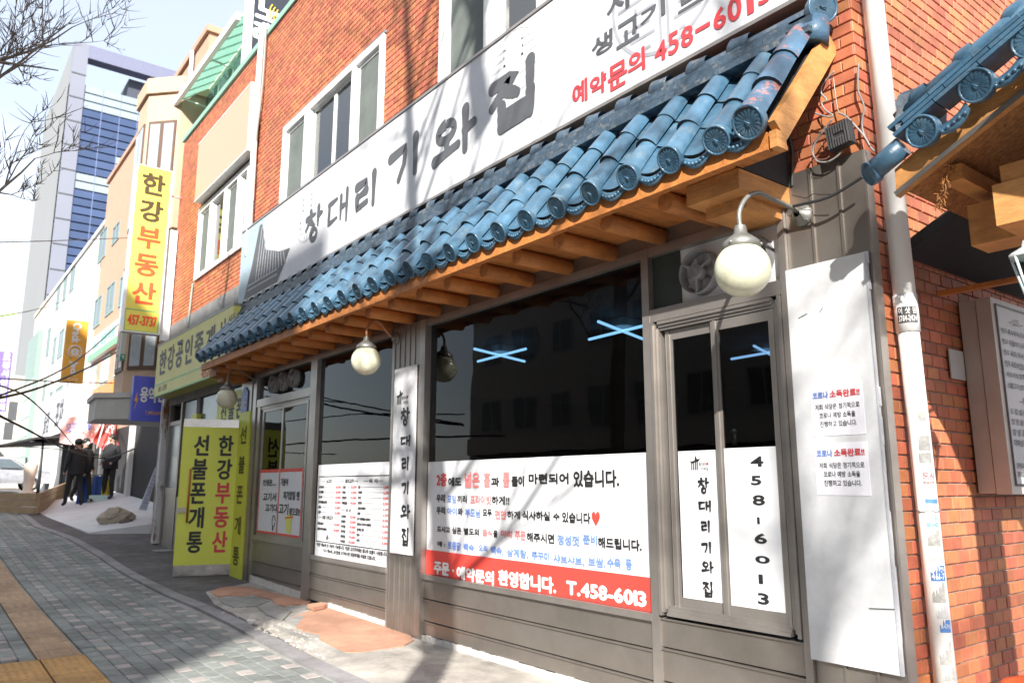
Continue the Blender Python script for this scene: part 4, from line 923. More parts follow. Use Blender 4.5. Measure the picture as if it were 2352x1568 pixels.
paperm = [M('sticker_white', (.50, .51, .53), .6, var=.12, scale=30, col2=(.45, .45, .45), c2=(.5, .62)), M('sticker_blue', (.08, .20, .48), .5, var=.1, scale=30), M('sticker_torn', (.36, .36, .35), .8, var=.35, scale=60, col2=(.35, .35, .33), c2=(.45, .6)), M('sticker_black', (.05, .05, .055), .5)]
def sticker(z0, z1, a0, a1, mat, tx=None, ink=white, rr=.0497):
    cx_, cy_ = -1.775, py_((z0+z1)/2); q = MB(); n_ = 6
    for i in range(n_):
        a = a0+(a1-a0)*i/n_; b = a0+(a1-a0)*(i+1)/n_
        q.face([(cx_+rr*math.cos(a), cy_+rr*math.sin(a), z0), (cx_+rr*math.cos(b), cy_+rr*math.sin(b), z0), (cx_+rr*math.cos(b), cy_+rr*math.sin(b), z1), (cx_+rr*math.cos(a), cy_+rr*math.sin(a), z1)])
    o = q.build('sticker', mat, DP); WL[o.name] = WL[DP.name].copy()
    if tx:
        q = MB()
        for (s_, f0, f1) in tx:
            zz0 = z0+(z1-z0)*f0; zz1 = z0+(z1-z0)*f1; v, f, x0, x1, y0, y1 = glyphs(s_, .015)
            m_a = (a1-a0)*.06
            q.mesh([(cx_+(rr+.001)*math.cos(a0+m_a+(a1-a0-2*m_a)*(a-x0)/(x1-x0)), cy_+(rr+.001)*math.sin(a0+m_a+(a1-a0-2*m_a)*(a-x0)/(x1-x0)), zz0+(zz1-zz0)*(b-y0)/(y1-y0)) for a, b in v], f)
        q.build('lettering', ink, o)
S = -1.75
sticker(2.075, 2.155, -1.9, -.2, paperm[3], [('이 삿 짐', .55, .95), ('3784-2424', .08, .46)], white, .0562)
sticker(1.46, 1.53, -1.3, -.2, paperm[2]); sticker(1.60, 1.64, -1.1, -.4, paperm[2])
sticker(1.40, 1.45, -1.4, -.2, paperm[2]); sticker(1.30, 1.385, -1.3, -.1, paperm[0], [('도시', .3, .7), ('무료견적', .04, .2)], redt)
sticker(1.235, 1.295, -1.15, 0, paperm[0], [('도시가스', .1, .5)], blue_i, .0504); sticker(1.215, 1.235, -1.25, 0, paperm[1], None, white, .0506)
sticker(1.10, 1.165, -1.35, -.2, paperm[0], [('도시가스공사', .55, .92), ('010-6403', .1, .45)], M('teal_ink', (.05, .35, .36), .5))
sticker(1.02, 1.095, -1.4, -.2, paperm[2]); sticker(.955, 1.01, -1.5, -.3, paperm[0]); sticker(.865, .935, -1.45, -.1, paperm[1], [('마루', .55, .9), ('461-7', .1, .5)], white)
sticker(.77, .86, -1.5, -.3, paperm[2]); sticker(.70, .76, -1.3, -.2, paperm[0]); sticker(.64, .695, -1.15, -.1, paperm[1], [('도시가스', .3, .7)], white)
sticker(.50, .60, -1.4, -.3, paperm[2]); sticker(.43, .49, -1.3, -.2, paperm[2]); sticker(.33, .40, -1.4, -.3, paperm[0])
# adapter box
kx = K(3000, 300, 600, 1568)
AB = thing('adapter_box', 'black ribbed power adapter hanging among cables on the brick corner', 'power adapter', (-1.93, -.07, 3.0))
c = PY(*kx(945, 640), -.075)
q = MB(); ax = Vector((1, 0, .10)).normalized(); az = Vector((-.10, 0, 1)).normalized()
def ob(cc, w_, d_, h_): q.hexa([cc+ax*sx*w_/2+Vector((0, sy*d_/2, 0))+az*sz*h_/2 for sz in (-1, 1) for sx, sy in ((-1, -1), (1, -1), (1, 1), (-1, 1))])
ob(c, .125, .05, .125); q.build('case', rubber, AB); q = MB()
for i in range(9):
    for s_ in ((-.036, .05), (.036, .05)) if 2 < i < 7 else ((0, .122),): ob(c+ax*(-.055+.0137*i)+Vector((0, -.029, 0))+az*s_[0], .006, .009, s_[1])
q.build('ribs', M('box_rib', (.07, .07, .072), .5), AB)
def spline(pts, n=8):
    P3 = []; pts = [Vector(p) for p in pts]
    for i in range(len(pts)-1):
        p0, p1, p2, p3 = pts[max(i-1, 0)], pts[i], pts[i+1], pts[min(i+2, len(pts)-1)]
        for s_ in range(n):
            u = s_/n; P3.append(.5*((2*p1)+(-p0+p2)*u+(2*p0-5*p1+4*p2-p3)*u*u+(-p0+3*p1-3*p2+p3)*u**3))
    P3.append(pts[-1]); return P3
def cable(pts, k, y, r_, mat, lb, y2=None):
    n_ = len(pts); P3 = [PY(*k(*p), y+((y2-y)*i/(n_-1) if y2 is not None else 0)) for i, p in enumerate(pts)]
    q = MB(); q.tube(spline(P3), r_, 6); o = q.build('cable', mat); tag(o, lb, 'cable', 'cables on the brick corner'); return o
cable([(880, -40), (760, 100), (745, 190), (800, 260), (750, 300), (790, 370), (860, 420), (820, 440), (680, 400)], kx, -.04, .0045, grey_cable, 'pale looped cable left of the adapter box', -.06)
cable([(1135, -120), (1130, 150), (1190, 330), (1170, 520), (1220, 700), (1300, 800)], kx, -.03, .005, M('cable_mid', (.2, .2, .2), .5), 'grey cable running down the building corner right of the box')
cable([(860, 460), (760, 600), (660, 760), (690, 890), (800, 910), (900, 860), (960, 800)], kx, -.07, .005, grey_cable, 'pale cable loop hanging under the adapter box')
cable([(850, 470), (700, 640), (640, 760), (680, 870), (780, 880), (830, 850)], kx, -.09, .002, M('cable_thin', (.35, .2, .18), .5), 'thin reddish wire looped under the adapter box')
cable([(930, 400), (1000, 430), (1090, 520), (1200, 650), (1250, 740)], kx, -.04, .005, grey_cable, 'pale cable leaving the adapter box to the right')
cable([(870, 20), (905, 300), (930, 400)], kx, -.03, .003, lampmetal, 'straight thin wire coming down to the adapter box')
k_l = K(2900, 700, 800, 2091)
cable([(700, 330), (830, 300), (1000, 260), (1150, 200), (1300, 110), (1440, 20)], k_l, -.12, .008, rubber, 'thick black cable sagging across the metal corner above the lamp arm')
cable([(700, 210), (790, 230), (850, 240), (920, 200), (1000, 205), (1150, 200)], k_l, -.10, .0025, rubber, 'thin black wires knotted above the thick cable')
cable([(405, 640), (440, 800), (440, 1000), (440, 1170)], kx, -.02, .010, rubber, 'black corrugated conduit beside the awning bracket')
# bracket on the wall next to the ridge

# ================================================================ SIDE ENTRANCE ROOF (right)
GA = thing('gate_roof', 'small blue tiled roof with orange timber frame over the side entrance', 'roof', (-1.2, 0, 2.6))
yb = -.35
q = MB(); pts = [PY(2058, 451, yb), PY(2200, 336, yb), PY(2352, 217, yb)]; e = pts[2]+(pts[2]-pts[1])*.9; tp = [PY(2055, 389, yb), PY(2200, 262, yb), PY(2352, 140, yb)]; e2 = tp[2]+(tp[2]-tp[1])*.9
q.prism([pts[0], pts[1], pts[2], e, e2, tp[2], tp[1], tp[0]], (0, .04, 0)); q.build('bargeboard', wood_raw, GA)
q = MB(); dd = Vector((0, -.006, 0))
for a, b in ((pts[0], pts[1]), (pts[1], pts[2]), (pts[2], e)): q.beam(a+dd+Vector((0, 0, .008)), b+dd+Vector((0, 0, .008)), .006, .022)
q.build('metal_drip_strip', steel, GA)
def rowpt(u, v, y=-.2): return PY(u, v, y)
ax_dir = (pts[2]-pts[0]).normalized(); up_n = Vector((-ax_dir.z, 0, ax_dir.x))
base0 = PY(2035, 372, -.38)
d_ = disc_mesh(.068); M4 = (sd*.80+Vector((0, -1, 0))*.35+Vector((0, 0, .12))).normalized().rotation_difference(Vector((-.12, -.97, -.2)).normalized()).to_matrix()
dg_ = MB(); dg_.mats = [tile]; dg_.mesh([M4 @ Vector(v) for v in d_.v], d_.f); dg_.sm = [True]*len(dg_.f); dgm = dg_.data('verge_disc')
for (u, v) in ((2119, 302), (2243, 197), (2368, 92)): put('verge_disc', dgm, PY(u, v, -.42), GA)
for (u, v) in ((2181, 262), (2305, 155)):
    p = PY(u, v+6, -.40); q = MB(); q.smooth = True; n_ = 10; th = []
    for yy, dz in ((.02, .0), (-.012, -.0), (-.02, -.045), (.0, -.05)):
        for j in range(n_+1):
            t = -1+2*j/n_; q.v.append(tuple(p+ax_dir*t*.075+up_n*(-.02+.02*t*t+dz*(1-.3*t*t))+Vector((0, yy, 0))))
    for kk in range(3):
        for j in range(n_): a = kk*(n_+1)+j; q.f.append((a, a+1, a+n_+2, a+n_+1)); q.m.append(0); q.sm.append(True)
    for j in range(-2, 3): q.sphere(p+ax_dir*j*.026+up_n*-.045+Vector((0, -.02, 0)), .010, 8, 5)
    q.build('verge_tile', tile, GA)
# verge flat tile courses and round ridge
a0 = PY(2075, 318, -.17); 
for n_, (off, hh) in enumerate(((.040, .018), (.062, .018), (.084, .018))):
    for i in range(5):
        p = base0+ax_dir*(.10+i*.20+.06*(n_ % 2))+up_n*off; q = MB(); q.beam(p, p+ax_dir*.196, .13, hh, up_n); q.build('course_tile', tile, GA)
q = MB(); q.tube([base0+ax_dir*.14+up_n*.115, base0+ax_dir*1.0+up_n*.12], .042, 14); q.build('verge_ridge', tile, GA)
for i in range(4):
    p = base0+ax_dir*(.245+i*.215)+up_n*.135; q = MB(); q.lathe(p, ax_dir, [(-.035, .001), (-.03, .03), (0, .046), (.03, .044), (.06, .040)], 14); q.build('ridge_boss', tile, GA)
# lowest round tile and its disc, ridge-end ornament
p = PY(2000, 398, -.38); q = MB(); q.tube([p, p+ax_dir*.17+Vector((0, .0, .0))], .048, 18); q.build('round_tile', tile, GA)
M5 = (sd*.80+Vector((0, -1, 0))*.35+Vector((0, 0, .12))).normalized().rotation_difference((-ax_dir+Vector((.25, -.75, 0))).normalized()).to_matrix()
q = MB().use(tile); q.mesh([M5 @ Vector(v)*.80+p for v in d_.v], d_.f); q.sm = [True]*len(q.f); q.build('end_disc', None, GA)
q = MB(); c = PY(2100, 258, -.37); prof = [(-.07, -.085), (.05, -.085), (.062, -.03), (.05, .01), (.058, .05), (.03, .085), (-.005, .095), (-.04, .075), (-.06, .04), (-.055, .0), (-.075, -.04)]
P3 = [c+Vector((-.02, -.03, 0))+Vector((.35, -.94, 0)).normalized()*0+RGT*a*.75+U_Z*b for a, b in prof]
q.prism([p_ for p_ in P3], (.05, .03, .01)); q.build('ridge_ornament', tile_dark, GA)
q = MB(); P4 = [p_+Vector((.052, .031, .010)) for p_ in P3]; q.prism(P4, (.035, .05, .0)); q.build('ornament_back', tile, GA)
# gable roof running back over the passage, soffit and beams
XG = -.86; A_ = pts[0]+Vector((0, .04, .05)); slope = (pts[2].z-pts[0].z)/(pts[2].x-pts[0].x); Bz = A_.z+slope*(XG-A_.x)  # unseen right slope past the ridge, sized to shade the menu box
def slab(p0, p1, y0, y1, t): q.hexa([Vector((p0[0], y0, p0[1])), Vector((p1[0], y0, p1[1])), Vector((p1[0], y1, p1[1])), Vector((p0[0], y1, p0[1])), Vector((p0[0], y0, p0[1]+t)), Vector((p1[0], y0, p1[1]+t)), Vector((p1[0], y1, p1[1]+t)), Vector((p0[0], y1, p0[1]+t))])
q = MB(); slab((A_.x, A_.z), (XG, Bz), yb+.04, 2.4, .06); q.build('roof_deck', straw, GA); q = MB(); slab((-1.825, A_.z+slope*(-1.825-A_.x)), (A_.x-.002, A_.z), .27, 2.4, .06); q.cur = 0; q.mats = [dark]; slab((XG, Bz), (-.18, Bz-.34), -.66, 2.4, .06); q.build('roof_deck', straw, GA)  # strip by the wall added to block sun, its shade painted black
yP = -.24
bA = PY(2289, 519, yP); bA0 = PY(2280, 426, yP)
MB().box(bA.x, bA.x+.30, yP, 1.6, bA.z, bA0.z).build('purlin', wood_raw, GA)
bC = PY(2299, 412, yP+.02); MB().box(bC.x, bC.x+.12, yP+.02, 1.5, bA0.z+.002, bA0.z+.08).build('purlin_block', wood_raw, GA)
bB = PY(2231, 565, .02); bB0 = PY(2219, 474, .02)
MB().box(bB.x, bB.x+1.3, .02, .20, bB.z, bB0.z-.0).build('cross_beam', wood_raw, GA)
MB().box(-1.40, -1.32, -.2, .9, 2.60, 2.67).build('rafter', wood_raw, GA)
MB().box(-1.82, -.4, .62, .66, 2.30, 2.325).build('ceiling_batten', wood, GA)
q = MB(); random.seed(11)
for i in range(110):
    _t = random.uniform(-1, 1); p = PY(2168, 425, -.25)+Vector((.035*_t+random.uniform(-.010, .010), random.uniform(-.02, .02), .085*_t)); q.beam(p, p+Vector((random.uniform(-.012, .014), random.uniform(-.02, .02), random.uniform(-.035, .01))), .003, .003)
q.build('frayed_straw', straw, GA)
# posts of the entrance beyond the frame, so the roof is carried
MB().box(-1.12, -.94, .17, .35, 0, 2.40).build('post', wood_raw, GA); MB().box(-.34, -.20, .20, .34, 0, 2.46).build('post', wood_raw, GA)
# menu light box on the side wall
LB = thing('menu_box', 'white menu light box on the shaded brick side wall', 'sign', (-1.75, .9, 1.25))
MB().box(-1.828, -1.745, .885, 1.75, 1.255, 2.30).build('rear_case', M('box_case', (.46, .42, .39), .5), LB); MB().box(-1.740, -1.665, .880, 1.755, 1.252, 2.303).build('front_case', M('box_case', (.46, .42, .39), .5), LB)
MB().box(-1.664, -1.660, .93, 1.72, 1.30, 2.27).build('panel', M('menu_face', (.46, .45, .47), .5), LB)
q = MB(); xx = -1.657
for a, b, c_, d in ((.925, 1.73, 2.262, 2.272), (.925, 1.73, 1.295, 1.305), (.925, .935, 1.305, 2.262)): q.box(xx-.002, xx, a, b, c_, d)
tx = [('— 소고기 —', 2.17, .05, .12), ('한우 특수부위(국내산)  36,000', 2.105, .045, .0), ('한우 차돌박이(국내산)  21,000', 2.045, .045, .0), ('한우 육회(국내산)  20,000', 1.985, .045, .0), ('한우 육회비빔밥+된장찌개 10,000', 1.925, .045, .0), ('샤브샤브(호주산)  12,000', 1.865, .045, .0), ('소불고기(호주산)  12,000', 1.805, .045, .0), ('— 돼지고기 —', 1.73, .05, .14), ('오 겹 살(국내산) 12,000', 1.665, .045, .0), ('항 정 살(칠레산) 12,000', 1.61, .045, .0), ('양 념 갈 비  13,000', 1.555, .045, .0), ('대패삼겹살  19,000', 1.50, .045, .0), ('— 오리 —', 1.43, .04, .1), ('훈제오리 숯불구이', 1.385, .036, .0), ('훈제오리 두루치기', 1.34, .036, .0)]
for s_, z, h_, dx in tx: text(q, s_, (xx+.001, .96+dx, z), R_S, U_Z, min(.70, len(s_)*.026), h_*.85, .012)
q.build('lettering', black, LB)
tag(MB().box(-1.832, -1.826, .70, .87, 1.86, 2.02).build('meter_plate', M('plate_grey', (.5, .5, .5), .5)), 'small grey plate on the dark brick beside the menu box', 'plate')
# lantern at the right edge
LN = thing('wall_lantern', 'white coach lantern with glass sides at the right edge under the beams', 'lantern', (-1.07, -.28, 2.1))
c = Vector((-1.075, -.28, 2.13)); lw = M('lantern_white', (.62, .66, .66), .4)
q = MB(); q.lathe(c, (0, 0, 1), [(.18, .004), (.165, .012), (.15, .006), (.14, .016), (.12, .010), (.11, .028), (.085, .034), (.06, .075), (.052, .085), (.045, .085)], 6); q.lathe(c, (0, 0, 1), [(-.13, .03), (-.15, .032), (-.17, .01)], 6); q.build('lantern_cap', lw, LN)
q = MB()
for i in range(6):
    a = i*math.pi/3; q.tube([c+Vector((.072*math.cos(a), .072*math.sin(a), .045)), c+Vector((.032*math.cos(a), .032*math.sin(a), -.13))], .005, 5)
q.build('lantern_frame', lw, LN)
MB().lathe(c, (0, 0, 1), [(.045, .068), (-.13, .029)], 6).build('lantern_glass', glass('lantern_glass', (.75, .85, .85)), LN)
MB().sphere(c+Vector((0, 0, -.04)), .028, 12, 8).build('bulb', M('bulb_white', (.8, .85, .85), .3), LN)
MB().tube(spline([c+Vector((0, 0, .17)), c+Vector((.06, .1, .25)), c+Vector((.12, .3, .26)), c+Vector((.16, .48, .30))]), .008, 6).build('bracket', lw, LN)
# orange tub
c = Vector((-1.33, .20, 0)); OB = thing('plastic_tub', 'orange red plastic tub at the lower right corner', 'tub', c); orr = M('orange_plastic', (.62, .10, .03), .4)
MB().lathe(c, (0, 0, 1), [(0, .001), (0, .15), (.42, .19), (.46, .205), (.48, .20), (.47, .185), (.50, .12), (.505, .001)], 28).build('tub_body', orr, OB)
MB().box(-1.35, -1.25, .10, .15, .50, .53).build('lid_handle', M('cream_plastic', (.65, .55, .3), .5), OB)

# ================================================================ NEIGHBOUR BUILDING WITH YELLOW SIGNS
NB = thing('brick_building', 'brick building with yellow agency sign and blank pink sign panel', 'building', (-13.4, 0, 0))
NX0, NX1 = -15.72, -11.14
W3 = (-14.12, -11.42, 4.88, 6.22)
nw = wallgrid('front_wall', (NX0, NX1, 2.75, TOP-.02), [W3], mortar, NB, .014, .25); WL[nw.name] = WL[NB.name].copy()
bricks(nw, (0, .014, 0), (1, 0, 0), [(NX0, NX1-.0, 4.30, TOP-.05)], [W3], .142, .0665, 290, z00=4.3-.0665*60)
MB().box(NX0, NX1, -.004, .014, 4.02, 4.30).build('cement_band', cement, NB)
MB().box(NX0-.04, NX1, -.03, .3, TOP-.02, TOP+.08).build('parapet_cap', green_tr, NB)
q = MB(); q.box(NX0, NX0+.2, .25, 6, .1, TOP); q.box(NX0, NX1, 5.8, 6, 0, TOP); q.box(NX0+.2, NX1, .25, 5.8, TOP-.2, TOP-.1); q.build('side_wall', tan, NB)
upwin(W3, [(-13.45, -13.30), (-12.66, -12.50), (-11.98, -11.84)], [(-14.01, -13.45, 's'), (-13.30, -12.66, 'g'), (-12.50, -11.98, 's'), (-11.84, -11.51, 'g')], NB)
MB().box(NX0+.3, NX1-.05, 1.4, 1.45, 4.6, 7.2).build('upper_room', curtain, NB)
o = thing('blank_sign', 'blank salmon pink sign panel above the neighbour window', 'sign', (-12.6, -.16, 6.3)); MB().box(-13.95, -11.17, -.16, -.02, 6.30, 7.38).build('panel', beige, o); q = MB().box(-11.17, -11.155, -.165, -.02, 6.28, 7.40).box(-13.96, -11.17, -.165, -.02, 6.28, 6.30).box(-13.96, -11.17, -.165, -.02, 7.38, 7.40).build('trim', white_pvc, o)
# door, shopfront of the agency
q = MB().box(-15.72, -15.42, -.02, .3, .15, 2.9).box(-15.42, -13.4, .35, .4, .2, 2.9).box(-13.4, -13.22, -.01, .1, .15, 2.75).box(-15.72, -11.14, -.02, .1, 2.72, 2.9); q.build('shopfront_wall', M('grime_wall', (.20, .185, .175), .8, var=.3, scale=4), NB)
tag(MB().box(-15.36, -15.18, -.10, .06, .27, 2.86).build('corner_post', M('rusty_white_post', (.55, .55, .56), .7, var=.15, scale=5, col2=(.22, .11, .06), c2=(.50, .58), stretch=(1, 1, .35))), 'rust streaked white steel post left of the agency', 'post')
q = MB(); q.box(-15.1, -15.02, -.02, .05, .22, 2.72); q.box(-14.3, -14.22, -.02, .05, .22, 2.72); q.box(-15.02, -14.3, -.01, .04, 1.15, 1.25); q.box(-15.02, -14.3, -.01, .04, .22, .35); q.box(-15.02, -14.3, -.01, .04, 2.35, 2.42); q.build('grey_door_frame', steel, NB)
MB().box(-15.02, -14.3, .01, .016, 1.25, 2.35).build('grey_door_glass', pane_far, NB); MB().box(-15.02, -14.3, .0, .03, .35, 1.15).build('grey_door_panel', steel, NB)
q = MB(); q.box(-14.15, -13.42, -.02, .05, .2, 1.1); q.build('agency_low_wall', steel, NB)
MB().box(-13.2, -11.15, .02, .026, 1.95, 2.70).build('agency_transom', pane_far, NB)
MB().box(-14.15, -13.42, .01, .016, 1.1, 2.7).build('agency_window', pane_far, NB)
rm = MB().box(-13.2, -11.3, 2.5, 2.55, 0, 2.7).box(-13.2, -11.15, .05, 2.5, 2.7, 2.75).box(-13.25, -13.2, .05, 2.5, .05, 2.7).box(-11.2, -11.15, .05, 2.5, .05, 2.7); rm.build('agency_room', dark2, NB)
MB().box(-15.9, -14.0, -.30, .0, .06, .22).build('doorstep', concrete, NB)
YSg = thing('agency_sign', 'long yellow agency sign half hidden by the end of the tiled awning', 'sign', (-13, -.3, 2.9))
kn2 = K(0, 900, 1100, 2156); ys = -.30
MB().box(-15.13, -10.85, ys, 0, 2.86, 3.80).build('sign_box', yellow2, YSg)
q = MB().box(-15.13, -10.85, ys-.003, ys, 3.06, 3.085).box(-15.13, -10.85, ys-.003, ys, 2.86, 2.885); q.build('green_line', green_s, YSg)
MB().box(-15.15, -10.84, ys-.005, 0, 3.80, 3.83).build('sign_cap', lampmetal, YSg)
lt = MB()
for ch, a, b, t, bt in (('한', 1250, 1302, 985, 1165), ('강', 1315, 1365, 945, 1130), ('공', 1378, 1432, 910, 1110), ('인', 1450, 1505, 880, 1080), ('중', 1525, 1590, 845, 1040), ('개', 1612, 1680, 800, 985), ('사', 1712, 1772, 745, 930)): fit(lt, ch, kn2, a, b, t, bt, ys-.004, .015, .008, xm=(a+b)/2)
fit(lt, '사무소', kn2, 1790, 1880, 705, 770, ys-.004, .01, 0, xm=1800)
fit(lt, '대표 : 유진영', kn2, 1240, 1305, 1255, 1300, ys-.004, .01, 0, xm=1270)
lt.build('lettering', charc, YSg)
lt = MB()
for i, ch in enumerate('457-3737'): fit(lt, ch, kn2, 1578+i*22.5, 1578+i*22.5+(20 if ch != '-' else 16), (1122 if ch != '-' else 1152)-i*5.2, (1196 if ch != '-' else 1160)-i*5.2, ys-.004, .012, .006, xm=1590+i*22.5)
lt.build('phone_lettering', redt, YSg)
# vertical projecting sign
VS = thing('blade_sign', 'tall yellow projecting sign with five stacked characters and a phone number', 'sign', (-15.5, -.54, 4.1))
vx = -15.5; a0, a1, z0, z1 = -.84, -.235, 4.11, 7.35
MB().box(vx-.20, vx, a0, a1, z0, z1).build('sign_box', yellow3, VS)
q = MB().box(vx-.20, vx+.012, a0-.025, a0, z0-.02, z1+.02).box(vx-.20, vx+.012, a1, a1+.025, z0-.02, z1+.02).box(vx-.20, vx+.012, a0, a1, z1, z1+.02).box(vx-.20, vx+.012, a0, a1, z0-.02, z0); q.build('frame', white_pvc, VS)
q = MB().box(vx, vx+.003, a0, a1, z0+.40, z0+.425).box(vx, vx+.003, a0, a0+.02, z0, z0+.4).box(vx, vx+.003, a1-.02, a1, z0, z0+.4).box(vx, vx+.003, a0+.02, a1-.02, z0, z0+.018); q.build('green_line', green_s, VS)
b1, b2 = MB(), MB()
for i, ch in enumerate('한강부동산'): text(b1 if i < 2 else b2, ch, (vx+.004, a0+.10, z1-.54-.54*i), R_S, U_Z, .40, .42, .018, .012)
text(b2, '457-3737', (vx+.004, a0+.06, z0+.12), R_S, U_Z, .50, .19, .012, .007)
b1.build('black_lettering', M('sign_brown_ink', (.08, .05, .02), .5), VS); b2.build('red_lettering', M('sign_red_ink', (.80, .10, .03), .5), VS)
q = MB().tube([(-15.6, -.235, 6.9), (-15.6, 0, 6.9)], .02, 6).tube([(-15.6, -.235, 4.6), (-15.6, 0, 4.6)], .02, 6).box(-15.70, -15.55, -.16, -.02, 4.0, 6.2); q.build('bracket', white_pvc, VS)
# pilasters and open yellow door
for (a, b, z0, z1, tx, lb) in ((-11.04, -10.61, .03, 2.30, '선불폰개통', 'narrow yellow pilaster panel with five black characters right of the open door'),):
    o = thing('pilaster_sign', lb, 'sign', ((a+b)/2, -.05, z0)); MB().box(a, b, -.06, .04, z0, z1).build('panel', yellow, o); MB().box(a, b, -.05, .05, z1, 2.72).build('post_top', steel_l, o); lt = MB()
    for i, ch in enumerate(tx): text(lt, ch, (a+.10, -.0625, z1-.44-.405*i), R_F, U_Z, .24, .235, .018, .006)
    lt.build('lettering', M('dark_print', (.10, .10, .03), .5), o)
tag(MB().box(-13.5, -13.2, -.05, .04, .10, 2.45).build('pilaster_sign', yellow), 'narrow blank yellow pilaster left of the open door', 'sign')
DR = thing('open_door', 'open yellow steel door with two columns of large lettering', 'door', (-11.0, -.02, .1))
h0 = Vector((-11.03, -.02, 0)); h1 = Vector((-11.26, -.74, 0)); dv = (h1-h0).normalized(); dn = Vector((-dv.y, dv.x, 0)); dn = dn if dn.x > 0 else -dn
DW = (h1-h0).length
def dbox(s0, s1, n0, n1, z0, z1): 
    q.hexa([h0+dv*s0+dn*n0+U_Z*z0, h0+dv*s1+dn*n0+U_Z*z0, h0+dv*s1+dn*n1+U_Z*z0, h0+dv*s0+dn*n1+U_Z*z0, h0+dv*s0+dn*n0+U_Z*z1, h0+dv*s1+dn*n0+U_Z*z1, h0+dv*s1+dn*n1+U_Z*z1, h0+dv*s0+dn*n1+U_Z*z1])
q = MB(); dbox(0, DW, -.035, 0, .10, 2.20); q.build('door_leaf', M('mirror_steel', (.42, .40, .38), .18, metal=.95, var=.3, scale=5), DR)
q = MB(); dbox(.0, DW, .001, .006, .24, 2.09); dbox(DW+.001, DW+.006, -.035, .006, .24, 2.15); q.build('yellow_panel', yellow, DR)
b1, b2 = MB(), MB(); rdir = -dv
for i, ch in enumerate('선불폰개통'): text(b1, ch, h0+dv*(DW-.15)+dn*.008+U_Z*(1.70-.325*i), rdir, U_Z, .185, .275, .018, .006)
for i, ch in enumerate('한강부동산'): text(b1 if i < 2 else b2, ch, h0+dv*(DW-.47)+dn*.008+U_Z*(1.70-.325*i), rdir, U_Z, .185, .275, .018, .006)
b1.build('black_lettering', black, DR); b2.build('red_lettering', redt, DR)
q = MB(); hb = h0+dv*(DW-.13)+dn*.05; q.tube([hb+U_Z*.80, hb+U_Z*1.52], .014, 8); q.tube([hb+U_Z*.9, hb+U_Z*.9-dn*.05], .008, 6); q.tube([hb+U_Z*1.42, hb+U_Z*1.42-dn*.05], .008, 6); q.build('pull_bar', M('wood_bar', (.42, .12, .03), .4), DR)
q = MB(); dbox(DW-.10, DW-.005, .007, .02, .93, 1.0); q.build('lock', steel_l, DR)
q = MB(); p = h0+dv*(DW-.04)-dn*.02; q.beam(p+U_Z*.02-dn*.25+dv*.0, p+U_Z*2.0-dn*.06, .01, .30, dv); 
o = thing('address_plate', 'blue house number plate reading 382 above the yellow pilaster', 'plate', (-10.86, -.07, 2.3)); bp_ = M('plate_blue', (.07, .16, .50), .4)
q = MB(); q.prism([(-11.0, -.065, 2.30), (-10.73, -.065, 2.30), (-10.73, -.065, 2.58), (-10.865, -.065, 2.66), (-11.0, -.065, 2.58)][::-1], (0, .006, 0)); q.build('plate', bp_, o)
lt = MB(); text(lt, '382', (-10.96, -.068, 2.345), R_F, U_Z, .19, .10, .015, .002); lt.box(-10.97, -10.76, -.0675, -.066, 2.50, 2.505); lt.build('lettering', white, o)
o = board('transom_sign', 'yellow transom sign behind the leftmost globe lamp', 'sign', -12.3, -11.1, 2.13, 2.66, -.0, yellow)
lt = MB(); 
for i, ch in enumerate('선불폰'): text(lt, ch, (-12.1+.36*i, -.003, 2.25), R_F, U_Z, .26, .28, .018, .005)
lt.build('lettering', charc, o)
# downpipes between both brick buildings
tag(MB().tube(spline([(-11.10, -.07, 8.3), (-11.13, -.07, 6.6), (-11.10, -.07, 4.6)]), .045, 10).build('rain_pipe', white_pvc), 'white rain pipe between the two brick facades', 'pipe')
tag(MB().tube(spline([(-10.98, -.05, 8.3), (-11.0, -.05, 7.2), (-11.12, -.06, 6.2), (-11.06, -.05, 5.0)]), .018, 6).build('cable_conduit', grey_cable), 'thin pale conduit beside the rain pipe', 'cable')
tag(MB().tube([(-14.15, -.03, 4.85), (-14.25, -.03, 4.1), (-14.25, -.03, 3.85)], .015, 6).build('cable_conduit', frame_g), 'thin conduit dropping from the neighbour window', 'cable')
# rooftop canopy, penthouse, karaoke sign
RC = thing('rooftop_canopy', 'mint green corrugated canopy jutting over the parapet', 'canopy', (-13, 0, 8.2))
A0, A1 = Vector((-16.9, .35, 8.92)), Vector((-9.8, .35, 8.92)); O0 = Vector((-14.35-.4, -.9, 7.52)); O1 = Vector((-9.0, -.9, 7.42))
kk = k4; YI = .60; O0 = PY(*kk(0, 872), 0.); O1 = PY(*kk(612, 20), 0.); O1 = O0+(O1-O0)*((-12.65-O0.x)/(O1.x-O0.x)); I0 = Vector((O0.x, YI, PY(*kk(118, 885), YI).z)); I1 = Vector((O1.x, YI, I0.z-.02))
dO = (O1-O0); n_ = 13
for i in range(n_):
    a, b = i/n_, (i+1)/n_-.006; q = MB(); q.hexa([O0.lerp(O1, a), O0.lerp(O1, b), I0.lerp(I1, b), I0.lerp(I1, a), O0.lerp(O1, a)+U_Z*.01, O0.lerp(O1, b)+U_Z*.01, I0.lerp(I1, b)+U_Z*.01, I0.lerp(I1, a)+U_Z*.01]); q.build('sheet', mint_sheet, RC)
q = MB()
for i in range(n_+1): t = min(1, i/n_); q.beam(O0.lerp(O1, t)-U_Z*.02, I0.lerp(I1, t)-U_Z*.02, .025, .025)
q.build('ribs', M('pale_mint', (.55, .72, .62), .5), RC)
MB().beam(O0, O1, .08, .14).build('gutter', white_pvc, RC)
q = MB()
for i in (1, 5, 9): t = (i+.5)/n_; p = I0.lerp(I1, t); q.beam(p-U_Z*.55, O0.lerp(O1, t)-U_Z*.03, .03, .03); 
